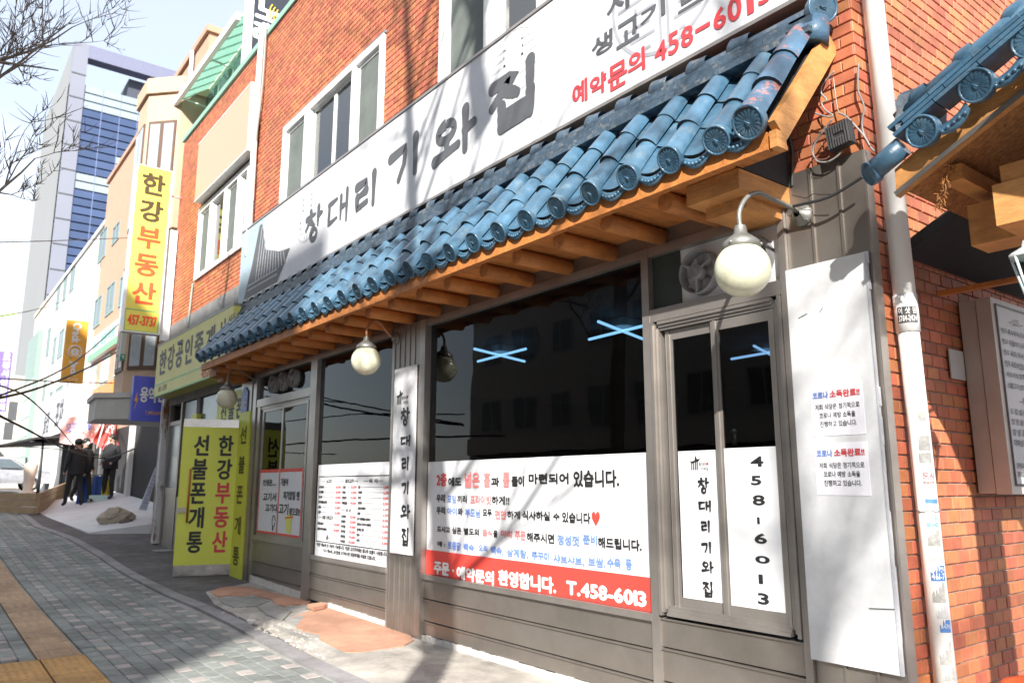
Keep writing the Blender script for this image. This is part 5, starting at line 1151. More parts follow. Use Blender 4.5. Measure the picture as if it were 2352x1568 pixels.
q.build('struts', M('pale_mint', (.55, .72, .62), .5), RC)
PH = thing('rooftop_room', 'low green walled rooftop room behind the parapet', 'building', (-13.5, .5, 8.1))
MB().box(I0.x, I1.x, YI+.02, 3, TOP+.05, I0.z+.02).build('wall', M('mint_wall', (.42, .50, .40), .8, var=.15), PH)
for i in range(5):
    x0 = I0.x+.5+i*.95; q = MB(); q.box(x0, x0+.7, YI-.01, YI+.019, TOP+.45, I0.z-.18); w_o = q.build('window', frame_g, PH); WL[w_o.name] = WL[PH.name].copy(); MB().box(x0+.05, x0+.65, YI-.02, YI-.011, TOP+.50, I0.z-.23).build('pane', pane_far, w_o)
KS = thing('blade_sign', 'black projecting rooftop sign with large white characters cut by the frame', 'sign', (-10.9, -.2, 8.1))
sx = -12.40; ky = PX(559, 60, -12.4).y; SBk = M('sign_black', (.03, .035, .05), .5)
MB().box(sx-.16, sx, ky+.16, ky+1.7, 8.0, 12.2).build('sign_box', SBk, KS)
MB().box(sx-.17, sx+.01, ky+.05, ky+.155, 8.0, 12.2).build('white_edge', white_pvc, KS)
lt = MB()
for ch, ua, ub, va, vb in (('래', 583, 614, 44, 97), ('노', 588, 648, -6, 38)):
    a_ = PX(ua, vb, sx+.004); b_ = PX(ub, vb+12, sx+.004); c_ = PX(ua, va, sx+.004); text(lt, ch, a_, R_S, U_Z, b_.y-a_.y, c_.z-a_.z, .02, .02)
lt.build('lettering', white, KS)
q = MB(); cc = PX(655, 40, sx+.006)
for r_ in (.16, .22, .28): q.tube([cc+Vector((0, r_*math.cos(t), r_*math.sin(t))) for t in [2.6+i*.25 for i in range(9)]], .014, 4)
q.build('yellow_arcs', M('arc_yellow', (.8, .55, .05), .5), KS)

# ================================================================ STREET BEYOND THE ALLEY
def facade(name, lb, x0, x1, y0, d_, zt, mat, wins, pane=pane_far, fr=frame_g, arch=None, zb=0.):
    o = thing(name, lb, 'building', ((x0+x1)/2, y0+d_/2, zb)); q = MB(); q.box(x0, x1, y0, y0+d_, zb, zt); q.build('wall', mat, o)
    MB().box(x0-.08, x1+.08, y0-.08, y0+d_, zt, zt+.18).build('roof_edge', arch or mat, o)
    for (a, b, c, d) in wins:
        w_ = MB(); t = .07; w_.box(a, a+t, y0-.03, y0+.02, c, d).box(b-t, b, y0-.03, y0+.02, c, d).box(a+t, b-t, y0-.03, y0+.02, d-t, d).box(a+t, b-t, y0-.03, y0+.02, c, c+t).box((a+b)/2-.03, (a+b)/2+.03, y0-.03, y0+.02, c+t, d-t)
        wo_ = w_.build('window', fr, o); WL[wo_.name] = WL[o.name].copy(); MB().box(a+t, b-t, y0-.012, y0-.004, c+t, d-t).build('pane', pane, wo_)
    return o
kf = K(0, 900, 1100, 2156); ka = K(0, 0, 1100, 1725)
def winrect(k, xl, xr, yt, yb, y):
    zt = PY(*k((xl+xr)/2, yt), y).z; zb = PY(*k((xl+xr)/2, yb), y).z; a = fitx(k(xl, 0)[0], (zt+zb)/2, y); b = fitx(k(xr, 0)[0], (zt+zb)/2, y); return (a, b, zb, zt)
# building B : long orange tile building, facade y=.4
yB = 1.3
zB = PY(225, 460, yB).z
wB = [winrect(kf, 778, 838, 50, 262, yB), winrect(kf, 885, 940, 0, 130, yB), winrect(kf, 740, 795, 575, 790, yB), winrect(kf, 835, 900, 470, 690, yB), winrect(kf, 940, 990, 400, 620, yB), winrect(kf, 705, 760, 1100, 1290, yB), winrect(kf, 795, 862, 1030, 1245, yB), winrect(kf, 905, 930, 960, 1200, yB)]
xB0 = PY(212, 800, yB).x; xB1 = -19.6
bB_ = facade('shop_building', 'orange tiled three storey building beyond the alley with green striped sign', xB0, xB1, yB, 9, zB, M('orange_tile_wall', (.48, .29, .20), .7, var=.06, scale=2), wB)
def signbox(lb, k, xl, xr, ytl, ybl, y, mat, t=.15, cat='sign', name='shop_sign'):
    zt = PY(*k(xl, ytl), y).z; zb = PY(*k(xl, ybl), y).z; a = fitx(k(xl, 0)[0], (zt+zb)/2, y); b = fitx(k(xr, 0)[0], (zt+zb)/2, y)
    o = thing(name, lb, cat, ((a+b)/2, y, zb)); MB().box(a, b, y, y+t, zb, zt).build('sign_box', mat, o); return o, a, b, zb, zt
o, a, b, zb, zt = signbox('white and green clinic sign on the orange tiled building', kf, 690, 925, 920, 1075, yB-.17, white_wall)
MB().box(a, b, yB-.176, yB-.17, zb, zb+(zt-zb)*.28).build('green_strip', M('sign_green', (.18, .55, .25), .5), o); lt = MB(); text(lt, '365 열린의원', (a+(b-a)*.2, yB-.178, zb+(zt-zb)*.38), R_F, U_Z, (b-a)*.7, (zt-zb)*.45, .018, .02); lt.build('lettering', M('sign_green_ink', (.2, .5, .45), .5), o)
o, a, b, zb, zt = signbox('orange shop sign below the pink window posters', kf, 605, 870, 1355, 1500, yB-.35, M('sign_orange', (.80, .26, .08), .5), .33)
lt = MB(); text(lt, '아리따움 24', (a+(b-a)*.2, yB-.354, zb+(zt-zb)*.3), R_F, U_Z, (b-a)*.55, (zt-zb)*.35, .015, .02); lt.build('lettering', white, o)
for n_, w_ in enumerate((wB[5], wB[6], wB[7])):
    aa = w_; lbp = ('pink lettered window poster left of the three below the green sign', 'pink lettered window poster in the middle below the green sign', 'narrow pink window poster nearest the clinic blade sign')[n_]
    o = board('window_poster', lbp, 'poster', aa[0]+.1, aa[1]-.1, aa[2]+.1, aa[3]-.1, yB-.045, white_wall, .02, 'pink posters in the upper windows'); q = MB()
    for i in range(4): text(q, '피부관리'[i], (aa[0]+.2, yB-.048, aa[3]-.1-(i+1)*(aa[3]-aa[2]-.2)/4.3), R_F, U_Z, (aa[1]-aa[0])*.5, (aa[3]-aa[2])*.17, .015)
    q.build('lettering', pink, o)
q = MB(); q.box(xB0+.3, xB1-.1, yB-.05, yB-.01, .5, 3.0); q.build('ground_floor_shade', dark, bB_)  # near-black box on the wall face, painted shade for the open ground floor
for i in range(4): MB().box(xB0+.2+i*(xB1-xB0-.6)/3, xB0+.55+i*(xB1-xB0-.6)/3, yB-.16, yB-.06, .45, 3.1).build('pillar', white_wall, bB_)
tag(MB().tube([(xB1-1.2, yB-.1, 3.2), (xB1-1.2, yB-.1, zB)], .05, 8).build('rain_pipe', white_pvc), 'white rain pipe on the orange tiled building', 'pipe')
# turret building A
yA = .95; 
TW = thing('turret_building', 'tan tiled corner building with bay window turret behind the yellow blade sign', 'building', (-18, 1, 0))
xa0, xa1 = -18.6, -16.6; zA = PX(400, 165, -16.6).z
MB().box(xa0, xa1, yA, 8, 0, zA-.5).build('wall', tan, TW)
zc_ = PX(*ka(960, 480), -17).z
q = MB(); pr = [Vector((-16.62, .1, 0)), Vector((-17.2, -.45, 0)), Vector((-18.1, -.45, 0)), Vector((-18.6, .1, 0)), Vector((-18.6, .9, 0)), Vector((-16.62, .9, 0))]
q.prism([p+U_Z*2.9 for p in pr], (0, 0, 6.75)); q.build('turret', tan, TW)
q = MB(); q.prism([p*1.0+(p-Vector((-17.6, .3, 0)))*.08+U_Z*9.65 for p in pr], (0, 0, .35)); q.build('turret_cap', tan, TW)
for (p, r2) in ((pr[0], pr[1]), (pr[1], pr[2])):
    d = (r2-p).normalized(); n = Vector((-d.y, d.x, 0)); n = n if n.dot(Vector((1, -1, 0))) > 0 else -n
    for z0, z1 in ((6.7, 9.0), (3.6, 5.9)):
        L = (r2-p).length; q = MB(); q.beam(p+d*.08+n*.01+U_Z*(z0+z1)/2, r2-d*.08+n*.01+U_Z*(z0+z1)/2, .04, z1-z0); wo_ = q.build('window', M('brown_frame', (.12, .07, .05), .5), TW); WL[wo_.name] = WL[TW.name].copy()
        for s_ in (0, 1):
            a_ = .12+s_*(L/2-.08); q = MB(); q.beam(p+d*a_+n*.035+U_Z*(z0+z1)/2, p+d*(a_+L/2-.17)+n*.035+U_Z*(z0+z1)/2, .01, z1-z0-.14); q.build('pane', M('bright_pane', (.45, .5, .55), .1, metal=.3), wo_)
q = MB(); q.box(-18.5, -16.3, -.3, yA, .3, 2.6); 
# concrete box canopy, shade panel and white pillars at the entrance
o = thing('concrete_canopy', 'grey concrete box canopy above the dark entrance', 'canopy', (-16.8, -.3, 2.5)); q = MB(); ca = [Vector((-18.6, -.8, 0)), Vector((-17.2, -.9, 0)), Vector((-16.3, .1, 0)), Vector((-16.3, .94, 0)), Vector((-18.6, .94, 0))]
q.prism([p+U_Z*2.58 for p in ca], (0, 0, .42)); q.build('canopy_body', M('canopy_grey', (.50, .49, .45), .8, var=.15, scale=3), o); q = MB(); q.prism([p+(p-Vector((-17.4, 0, 0)))*.05+U_Z*3.0 for p in ca], (0, 0, .10)); q.build('canopy_rim', M('canopy_grey', (.5, .5, .5)), o)
tag(MB().box(-18.9, -16.95, .90, .94, .4, 2.55).build('entrance_shade', M('entry_shade_brown', (.06, .035, .03), .7)), 'flat dark panel for the shaded entrance under the concrete canopy', 'entrance')  # flat panel, darkness of the entrance put into its colour
o = thing('tile_pillar', 'white tiled wall pillar between the dark entrance and the shutter', 'pillar', (-16.5, .2, .3))
for i in range(3): MB().box(-16.85+.35*i, -16.52+.35*i, .48-.01*i, .9, .3, 2.75).build('panel', white_wall, o)
SH = thing('roller_shutter', 'half raised grey roller shutter behind the rusty post', 'shutter', (-16.0, 1.2, .4))
for i in range(12): MB().box(-15.76, -15.70, .45, 2.4, 1.9+i*.075, 1.97+i*.075).build('slat', M('shutter_grey', (.30, .28, .26), .5, metal=.3), SH)
# blade signs
def blade(lb, x, px, mat, name='blade_sign', t=.16, y_pts=None):
    (u0, v0), (u1, v1) = px; A_ = PX(u0, v0, x); B_ = PX(u1, v1, x); o = thing(name, lb, 'sign', (x, (A_.y+B_.y)/2, B_.z)); MB().box(x-t, x, A_.y, B_.y, B_.z, A_.z).build('sign_box', mat, o); return o, A_, B_
o, A_, B_ = blade('orange projecting sign with white name and round mark', -20.5, ((155, 734), (190, 880)), M('sign_amber', (.86, .42, .05), .5))
lt = MB(); W_ = B_.y-A_.y; H_ = A_.z-B_.z
text(lt, 'Crack', (-20.495, A_.y+W_*.30, A_.z-H_*.04), Vector((0, 0, -1)), Vector((0, 1, 0)), H_*.32, W_*.38, .01, .01)
text(lt, 'Jack', (-20.495, A_.y+W_*.30, A_.z-H_*.66), Vector((0, 0, -1)), Vector((0, 1, 0)), H_*.24, W_*.38, .01, .01)
text(lt, '@', (-20.495, A_.y+W_*.32, A_.z-H_*.57), R_S, U_Z, W_*.36, H_*.12, .01, .008); lt.tube([Vector((-20.49, A_.y+W_*.5+W_*.3*math.cos(t), A_.z-H_*.51+W_*.34*math.sin(t))) for t in [i*.32-1.2 for i in range(18)]], .02, 4)
text(lt, '중국점', (-20.495, A_.y+W_*.25, B_.z+H_*.04), R_S, U_Z, W_*.5, H_*.03, .01); lt.build('lettering', white, o)
o, A_, B_ = blade('small white clinic blade sign with green phone strip', -17.2, ((281, 762), (334, 832)), white_wall)
W_ = B_.y-A_.y; H_ = A_.z-B_.z; MB().box(-17.2, -17.195, A_.y, B_.y, B_.z, B_.z+H_*.22).build('green_strip', M('deep_green', (.03, .30, .20), .5), o)
lt = MB(); text(lt, '의', (-17.194, A_.y+W_*.35, A_.z-H_*.36), R_S, U_Z, W_*.28, H_*.26, .01, .004); text(lt, '원', (-17.194, A_.y+W_*.35, A_.z-H_*.70), R_S, U_Z, W_*.28, H_*.28, .01, .004); lt.build('lettering', M('slate_ink', (.22, .26, .42), .5), o)
lt = MB(); text(lt, 'T.544-5000', (-17.193, A_.y+W_*.06, B_.z+H_*.05), R_S, U_Z, W_*.88, H_*.12, .012, .003); lt.build('phone_lettering', white, o)
o, A_, B_ = blade('blue signboard with white and red lettering left of the yellow agency sign', -16.2, ((309, 862), (366, 968)), M('sign_royal_blue', (.10, .12, .62), .45), 'shop_sign')
W_ = B_.y-A_.y+.30; H_ = A_.z-B_.z; MB().box(-16.36, -16.2, B_.y, B_.y+.3, B_.z, A_.z).build('sign_box', M('sign_royal_blue', (.1, .12, .62)), o)
lt = MB(); text(lt, '용역', (-16.194, A_.y+W_*.16, A_.z-H_*.58), R_S, U_Z, W_*.34, H_*.34, .018, .008); text(lt, '전문', (-16.194, A_.y+W_*.54, A_.z-H_*.56), R_S, U_Z, W_*.36, H_*.36, .018, .008); lt.build('lettering', white, o)
lt = MB(); text(lt, 'T.499-5444 / 010-7500', (-16.194, A_.y+W_*.3, B_.z+H_*.14), R_S, U_Z, W_*.7, H_*.09, .012); lt.face([(-16.194, A_.y+W_*.10, A_.z-H_*.34), (-16.194, A_.y+W_*.04, A_.z-H_*.58), (-16.194, A_.y+W_*.09, A_.z-H_*.56), (-16.194, A_.y+W_*.04, A_.z-H_*.80), (-16.194, A_.y+W_*.13, A_.z-H_*.5), (-16.194, A_.y+W_*.09, A_.z-H_*.52)][::-1]); lt.build('orange_lettering', M('bolt_orange', (.9, .45, .05), .5), o)
# white building C
yC = 1.4; zC = PY(150, 640, yC).z; xC1 = xB0-.02; xC0 = PY(105, 760, yC).x
wC = [winrect(kf, 555, 592, 310, 505, yC), winrect(kf, 500, 528, 405, 575, yC), winrect(kf, 445, 472, 490, 650, yC), winrect(kf, 460, 500, 830, 1030, yC), winrect(kf, 415, 440, 890, 1075, yC), winrect(kf, 370, 395, 820, 1015, yC), winrect(kf, 435, 490, 1270, 1440, yC), winrect(kf, 385, 412, 1310, 1460, yC), winrect(kf, 335, 358, 1220, 1430, yC)]
facade('white_building', 'white three storey building behind the orange blade sign', xC0, xC1, yC, 9, zC, white_wall, wC)
yD = 1.4; xD0 = PY(62, 900, yD).x; zD = PY(90, 700, yD).z
od = facade('pale_building', 'pale building with a tall green glazed bay', xD0, xC0-.05, yD, 9, zD-.6, cream, [])
for i in range(4):
    a = xC0-.6-(i+1)*1.25; q = MB(); q.box(a, a+1.15, yD-.25, yD, 1.6, zD-2.2); wo_ = q.build('glazed_bay', frame_g, od); WL[wo_.name] = WL[od.name].copy()
    for z in range(5): MB().box(a+.06, a+1.09, yD-.26, yD-.25, 1.75+z*1.1, 2.75+z*1.1).build('pane', M('pale_green_pane', (.30, .42, .40), .15, metal=.2), wo_)
yE = .0; xE0 = -75; xE1 = xD0-.1
facade('cream_building', 'cream panelled building at the far end of the street', xE0, xE1, yE, 10, PY(40, 800, yE).z-.6, cream, [(xE1-3, xE1-1, 2.2, 4.5), (xE1-9, xE1-7, 2.2, 4.5), (xE1-3, xE1-1, 5.2, 7), (xE1-9, xE1-7, 5.2, 7)])
o, A_, B_ = blade('purple projecting sign with white lettering at the left edge', -36, ((-12, 805), (14, 945)), M('sign_violet', (.20, .14, .60), .5)); lt = MB(); W_ = B_.y-A_.y; H_ = A_.z-B_.z
for i, ch in enumerate('모경시신경정외과'[:7]): text(lt, ch, (-35.99, A_.y+W_*.52, A_.z-H_*(.14*(i+1))), R_S, U_Z, W_*.34, H_*.11, .018, .02)
lt.build('lettering', white, o); MB().box(-36.16, -36, A_.y, B_.y, A_.z+.0, A_.z+1.6).build('green_top', M('sign_lime', (.55, .80, .35), .5), o)
o = thing('dark_panel_sign', 'pair of dark grey panels on the far pale wall', 'sign', (-33, -.3, 2)); P_ = PX(32, 922, -34); Q_ = PX(14, 1010, -34)
MB().box(-34.1, -34, PX(22, 922, -34).y, PX(42, 922, -34).y, PX(30, 965, -34).z, PX(30, 922, -34).z).build('upper_panel', charc, o); MB().box(-34.1, -34, PX(17, 922, -34).y, PX(38, 922, -34).y, PX(30, 1010, -34).z, PX(30, 970, -34).z).build('lower_panel', charc, o)
# white/grey shop sign + black awning further down
o = thing('shop_sign', 'white and grey shop sign with black characters over a black awning', 'sign', (-26, -.5, 3)); A_ = PX(85, 945, -29); B_ = PX(138, 1000, -26)
q = MB(); xx0, xx1 = -36.5, -29.6; zt = 4.6; MB().box(xx0, xx1, .25, 1.3, 3.05, zt).build('sign_box', M('sign_pale_grey', (.55, .55, .58), .6), o)
lt = MB(); text(lt, '포차', (-32.2, .245, 3.25), R_F, U_Z, 1.8, 1.0, .018, .03); text(lt, '술집', (-35.2, .245, 3.25), R_F, U_Z, 1.4, .8, .018, .02); lt.build('lettering', charc, o)
q = MB(); q.hexa([(-38, -1.3, 2.75), (-29.4, -.6, 2.75), (-29.4, 1.3, 2.95), (-38, 1.3, 2.95), (-38, -1.3, 2.82), (-29.4, -.6, 2.82), (-29.4, 1.3, 3.02), (-38, 1.3, 3.02)]); tag(q.build('shop_awning', M('black_awning', (.03, .03, .032), .7)), 'black awning below the white and grey sign', 'awning')
o = thing('shop_entrance', 'flat dark panel for the shaded shop openings under the black awning', 'entrance', (-28, .3, .6)); MB().box(-37, -29.0, 1.2, 1.35, .8, 3.0).build('opening_shade', dark, o)  # one dark box, shade of the shop interior painted as its colour
for i in range(5): MB().box(-36.4+i*1.7, -36.3+i*1.7, 1.12, 1.18, .8, 3.0).build('mullion', steel_l, o)
# ---- red banners
def flag(lb, P0, P1, P2, P3_, x, mat, ink, tx):
    o = thing('cloth_banner', lb, 'banner', PX(*P0, x), 'red and white cloth banners by the shop'); q = MB(); q.smooth = True; N = 12; A = [PX(*p, x) for p in (P0, P1, P2, P3_)]
    def S_(s_, t): return A[0].lerp(A[1], s_).lerp(A[3].lerp(A[2], s_), t)+Vector((.10*math.sin(s_*9+t*4), 0, -.12*math.sin(s_*math.pi)*(t)))
    for th in (0, -.006):
        i0 = len(q.v)
        for i in range(N+1):
            for j in range(N+1): q.v.append(tuple(S_(i/N, j/N)+Vector((th, 0, 0))))
        for i in range(N):
            for j in range(N): a = i0+i*(N+1)+j; q.f.append((a, a+1, a+N+2, a+N+1)); q.m.append(0); q.sm.append(True)
    q.build('cloth', mat, o); lt = MB()
    for k, (s_, s0, s1, t0, t1) in enumerate(tx):
        v, f, x0, x1, y0, y1 = glyphs(s_, .02); lt.mesh([S_(s0+(s1-s0)*(a-x0)/(x1-x0), t1-(t1-t0)*(b-y0)/(y1-y0))+Vector((.015+.002*k, 0, 0)) for a, b in v], f)
    lt.build('lettering', ink, o)
cl_w = M('banner_pinkwhite', (.78, .50, .48), .7, var=.15, scale=2, col2=(.75, .12, .10), c2=(.52, .58)); cl_r = M('banner_red', (.48, .06, .05), .7, var=.15, scale=2, col2=(.70, .62, .66), c2=(.60, .64))
flag('pale pink banner with blue lettering stretched at the shop corner', (139, 962), (222, 948), (236, 1008), (137, 1016), -27.0, cl_w, blue_i, [('오픈세일', .15, .8, .2, .55)])
flag('dark red banner hanging beside the standing man', (236, 962), (268, 968), (276, 1046), (214, 1012), -26.0, cl_r, white, [('할인', .3, .85, .1, .4), ('세일', .45, .95, .5, .85)])
tag(MB().tube([PX(222, 1030, -25.8), PX(240, 968, -25.8)], .02, 6).build('banner_pole', white_pvc), 'thin white pole between the two banners', 'pole')
# ---- platform, planter, rock, sandwich board, garments
kg = K(0, 1200, 700, 1098)
def gp(x, y, z): return PZ(*kg(x, y), z)
q = MB(); pp = [gp(100, 1330, .50), gp(230, 1290, .55), gp(430, 1240, .60), gp(640, 1220, .62), gp(900, 1230, .60), gp(940, 1325, .42), gp(640, 1325, .42), gp(180, 1360, .44)]
pp = [Vector(p) for p in pp]
yl_ = [(-27, -1.2), (-17.0, -.95), (-16.6, .3), (-27, .4)]
q.hexa([(-27, -1.05, .3), (-17.5, -.75, .2), (-16.8, 1.25, .2), (-27, 1.25, .3), (-27, -1.05, .675), (-17.5, -.75, .38), (-16.8, 1.25, .66), (-27, 1.25, 1.148)]); struct(q.build('ramp', M('ramp_concrete', (.60, .60, .62), .8, var=.15, scale=2)))
o = thing('planter_box', 'long wooden planter box left of the ramp', 'planter', (-25, -2.2, .55)); wp = M('planter_wood', (.34, .24, .14), .8, var=.2, scale=6)
P_ = [PX(70, 1150, -24.5), PX(158, 1125, -29)]
for zz_ in range(3): 
    q = MB(); a_, b_ = PX(86, 1163, -23), PX(160, 1127, -32); a_ = Vector((-23, a_.y, gz(-23)+.02)); b_ = Vector((-32, PX(160, 1127, -32).y, gz(-30)+.15)); q.beam(a_+U_Z*(.09+.17*zz_), b_+U_Z*(.09+.17*zz_), .06, .16); q.build('board', wp, o)
    q = MB(); c_ = Vector((-24.5, PX(60, 1140, -24.5).y-.35, gz(-24)+.02)); q.beam(a_+U_Z*(.09+.17*zz_)+Vector((0, -.04, 0)), a_+Vector((-1.6, -.9, .0))+U_Z*(.09+.17*zz_), .06, .16); q.build('board', wp, o)
RK = MB(); c_ = PX(270, 1150, -18.6); random.seed(9); i0 = 0; RK.sphere((c_.x, c_.y, .44+.16), .27, 14, 9, (1.15, 1.3, .8)); RK.v = [(v[0]+random.uniform(-.04, .04), v[1]+random.uniform(-.04, .04), v[2]+random.uniform(-.03, .03)) for v in RK.v]; RK.sm = [False]*len(RK.f)
tag(RK.build('boulder', M('rock', (.42, .36, .28), .9, var=.3, scale=6, bump=.4)), 'rough brown boulder on the pavement edge', 'rock')
RK2 = MB(); c_ = PX(295, 1150, -18.2); RK2.sphere((c_.x, c_.y, .50), .13, 10, 6, (1, 1.3, .8)); RK2.v = [(v[0]+random.uniform(-.03, .03), v[1]+random.uniform(-.03, .03), v[2]) for v in RK2.v]; tag(RK2.build('boulder', M('rock_dark', (.16, .12, .11), .9)), 'small dark stone right of the boulder', 'rock')
o = thing('leaning_board', 'pale narrow board leaning against the shutter', 'board', PX(340, 1170, -17.2)); q = MB(); A = [PX(319, 1170, -17.4), PX(337, 1172, -17.4), PX(364, 1075, -17.0), PX(358, 1072, -17.0)]; q.prism(A, (-.04, 0, 0)); q.build('panel', M('pale_blue_board', (.62, .66, .78), .6, var=.1, scale=8), o)
lt = MB(); 
for i in range(9): t = .08+i*.09; lt.beam(A[0].lerp(A[3], t).lerp(A[1].lerp(A[2], t), .2)+Vector((.01, 0, 0)), A[0].lerp(A[3], t).lerp(A[1].lerp(A[2], t), .8)+Vector((.01, 0, 0)), .004, .02)
lt.build('print', M('faint_print', (.40, .42, .55), .6), o)
GR = thing('garment_rack', 'rack of blue garments behind the people', 'clothes rack', PX(215, 1120, -24.8))
rc = [((.02, .05, .20), 'navy'), ((.05, .12, .40), 'blue'), ((.60, .45, .05), 'mustard'), ((.03, .08, .25), 'navy_deep')]
for i in range(7):
    p = PX(196+i*7.5, 1092, -24.6+i*.03); q = MB(); col_, nm = rc[(i*3) % 4]; q.smooth = True
    q.lathe((p.x, p.y, p.z-.8), (0, 0, 1), [(0, .17), (.3, .16), (.6, .13), (.75, .10), (.8, .03)], 8); q.build('garment', M('garment_'+nm, col_, .9, var=.2), GR)
q = MB(); pL, pR = PX(192, 1090, -24.7), PX(248, 1090, -24.4); q.tube([pL, pR], .015, 6); q.tube([pL, Vector((pL.x, pL.y, .8))], .015, 6); q.tube([pR, Vector((pR.x, pR.y, .8))], .015, 6); q.build('rail', lampmetal, GR)
tag(MB().box(-25.4, -24.2, PX(200, 1145, -24.5).y, PX(252, 1145, -24.5).y, .86, 1.02).build('display_box', M('cyan_white', (.60, .78, .80), .6)), 'low pale box under the blue garments', 'box')
# patio heater, wrapped post, planter pots
p = PX(100, 1010, -30); o = thing('patio_heater', 'black mushroom shaped patio heater beside the parked car', 'heater', (p.x, p.y, gz(-30))); q = MB(); q.tube([(p.x, p.y, gz(-30)), (p.x, p.y, p.z-.05)], [.06, .03], 10); q.lathe((p.x, p.y, p.z-.08), (0, 0, 1), [(0, .40), (.04, .36), (.10, .12), (.14, .01)], 16); q.lathe((p.x, p.y, gz(-30)), (0, 0, 1), [(0, .22), (.08, .2), (.1, .05)], 12); q.build('heater_body', rubber, o)
p = PX(62, 1133, -27); o = thing('wrapped_parasol', 'folded cream parasol standing in front of the car', 'parasol', (p.x, p.y, p.z)); zt_ = PX(66, 1058, -27).z; q = MB(); q.smooth = True; q.lathe((p.x, p.y, p.z), (0, .03, 1), [(0, .22), (.05, .20), (.10, .12), (.4, .14), (.8, .19), (zt_-p.z-.1, .17), (zt_-p.z, .03)], 10); q.build('cloth', M('cream_cloth', (.70, .58, .48), .9, var=.15, scale=3), o)
MB().tube([(p.x, p.y, p.z), (p.x, p.y-.12, zt_+.1)], .03, 6).build('pole', rubber, o)

# ---- people
def person(base, hgt, yaw, pose, lb, mats, sc=1.):
    o = thing('person', lb, 'person', base, 'people on the pavement'); base = Vector(base)
    R = Matrix.Rotation(yaw, 3, 'Z'); s_ = hgt/1.72
    J = {'pel': (0, 0, .95), 'sp': (0, .01, 1.15), 'ch': (0, .0, 1.36), 'nk': (0, 0, 1.48), 'hd0': (0, -.01, 1.56), 'hd': (0, -.015, 1.64), 'hd2': (0, 0, 1.72)}
    J.update(pose); N = list(J); idx = {k: i for i, k in enumerate(N)}
    rad_ = {'pel': .15, 'sp': .135, 'ch': .15, 'nk': .058, 'hd0': .075, 'hd': .092, 'hd2': .06, 'shL': .075, 'shR': .075, 'elL': .052, 'elR': .052, 'wrL': .035, 'wrR': .035, 'haL': .04, 'haR': .04, 'hpL': .10, 'hpR': .10, 'knL': .068, 'knR': .068, 'anL': .05, 'anR': .05, 'toL': .042, 'toR': .042}
    E_ = [('pel', 'sp'), ('sp', 'ch'), ('ch', 'nk'), ('nk', 'hd0'), ('hd0', 'hd'), ('hd', 'hd2')]
    for S_ in 'LR': E_ += [('ch', 'sh'+S_), ('sh'+S_, 'el'+S_), ('el'+S_, 'wr'+S_), ('wr'+S_, 'ha'+S_), ('pel', 'hp'+S_), ('hp'+S_, 'kn'+S_), ('kn'+S_, 'an'+S_), ('an'+S_, 'to'+S_)]
    me = bpy.data.meshes.new('person_body'); me.from_pydata([tuple(R @ (Vector(J[k])*s_)) for k in N], [(idx[a], idx[b]) for a, b in E_], [])
    ob_ = bpy.data.objects.new('body_src', me); COL.objects.link(ob_); md = ob_.modifiers.new('s', 'SKIN'); ob_.modifiers.new('u', 'SUBSURF').levels = 1
    for k in N: rr = rad_[k]*s_; v = me.skin_vertices[0].data[idx[k]]; v.radius = (rr, rr*(.75 if k in ('pel', 'sp', 'ch') else 1)); v.use_root = k == 'pel'
    bpy.context.view_layer.update(); dg = bpy.context.evaluated_depsgraph_get(); m2 = bpy.data.meshes.new_from_object(ob_.evaluated_get(dg)); bpy.data.objects.remove(ob_)
    for mm in mats: m2.materials.append(mm)
    hands = [R @ (Vector(J[k])*s_) for k in ('haL', 'haR')]
    for p in m2.polygons:
        p.use_smooth = True; c = p.center; z = c.z/s_
        p.material_index = 0 if (z > 1.5 or min((c-h).length for h in hands) < .075) else (3 if z < .09 else (1 if z > .90 else 2))
    b_ = bpy.data.objects.new('body', m2); COL.objects.link(b_); b_.parent = o
    q = MB(); q.smooth = True; hc = R @ (Vector(J['hd'])*s_)+Vector((0, 0, .035))+R @ Vector((0, .022, 0)); q.sphere(base+hc, .104*s_, 14, 8, (1, 1.02, .95)); q.v = [v for v in q.v]; q.build('hair', hair_m, o)
    q = MB(); f_ = R @ Vector((0, -.105, 0)); q.sphere(base+R @ (Vector(J['hd'])*s_)+R @ Vector((0, -.07, -.02))*s_, .05*s_, 8, 6, (1, 1, 1.1)); q.build('mask', white, o) if 'mask' in lb else q.build('face', skin, o)
    # open jacket panel
    q = MB(); q.smooth = True; q.lathe(base+R @ (Vector(J['pel'])*s_)+Vector((0, 0, -.12*s_)), (0, 0, 1), [(0, .20*s_), (.15*s_, .19*s_), (.40*s_, .185*s_), (.5*s_, .15*s_)], 12); q.build('jacket_hem', mats[1], o)
    return o
clo = [skin, cloth_b, M('dark_trousers', (.02, .02, .024), .85), M('shoe_black', (.03, .03, .03), .5)]
walk = dict(shL=(.19, 0, 1.40), shR=(-.19, 0, 1.40), elL=(.25, .06, 1.12), elR=(-.25, .08, 1.12), wrL=(.25, -.05, .90), wrR=(-.25, -.03, .88), haL=(.25, -.09, .82), haR=(-.25, -.07, .80), hpL=(.10, 0, .88), hpR=(-.10, 0, .88), knL=(.11, -.14, .50), knR=(-.11, .06, .49), anL=(.11, -.20, .09), anR=(-.11, .28, .12), toL=(.12, -.33, .04), toR=(-.12, .16, .05))
stand = dict(shL=(.19, 0, 1.40), shR=(-.19, 0, 1.40), elL=(.28, .03, 1.13), elR=(-.28, .03, 1.13), wrL=(.20, -.14, .98), wrR=(-.20, -.12, .96), haL=(.15, -.19, .95), haR=(-.15, -.18, .93), hpL=(.10, 0, .88), hpR=(-.10, 0, .88), knL=(.12, -.02, .49), knR=(-.12, -.02, .49), anL=(.14, 0, .09), anR=(-.14, 0, .09), toL=(.16, -.14, .04), toR=(-.16, -.14, .04))
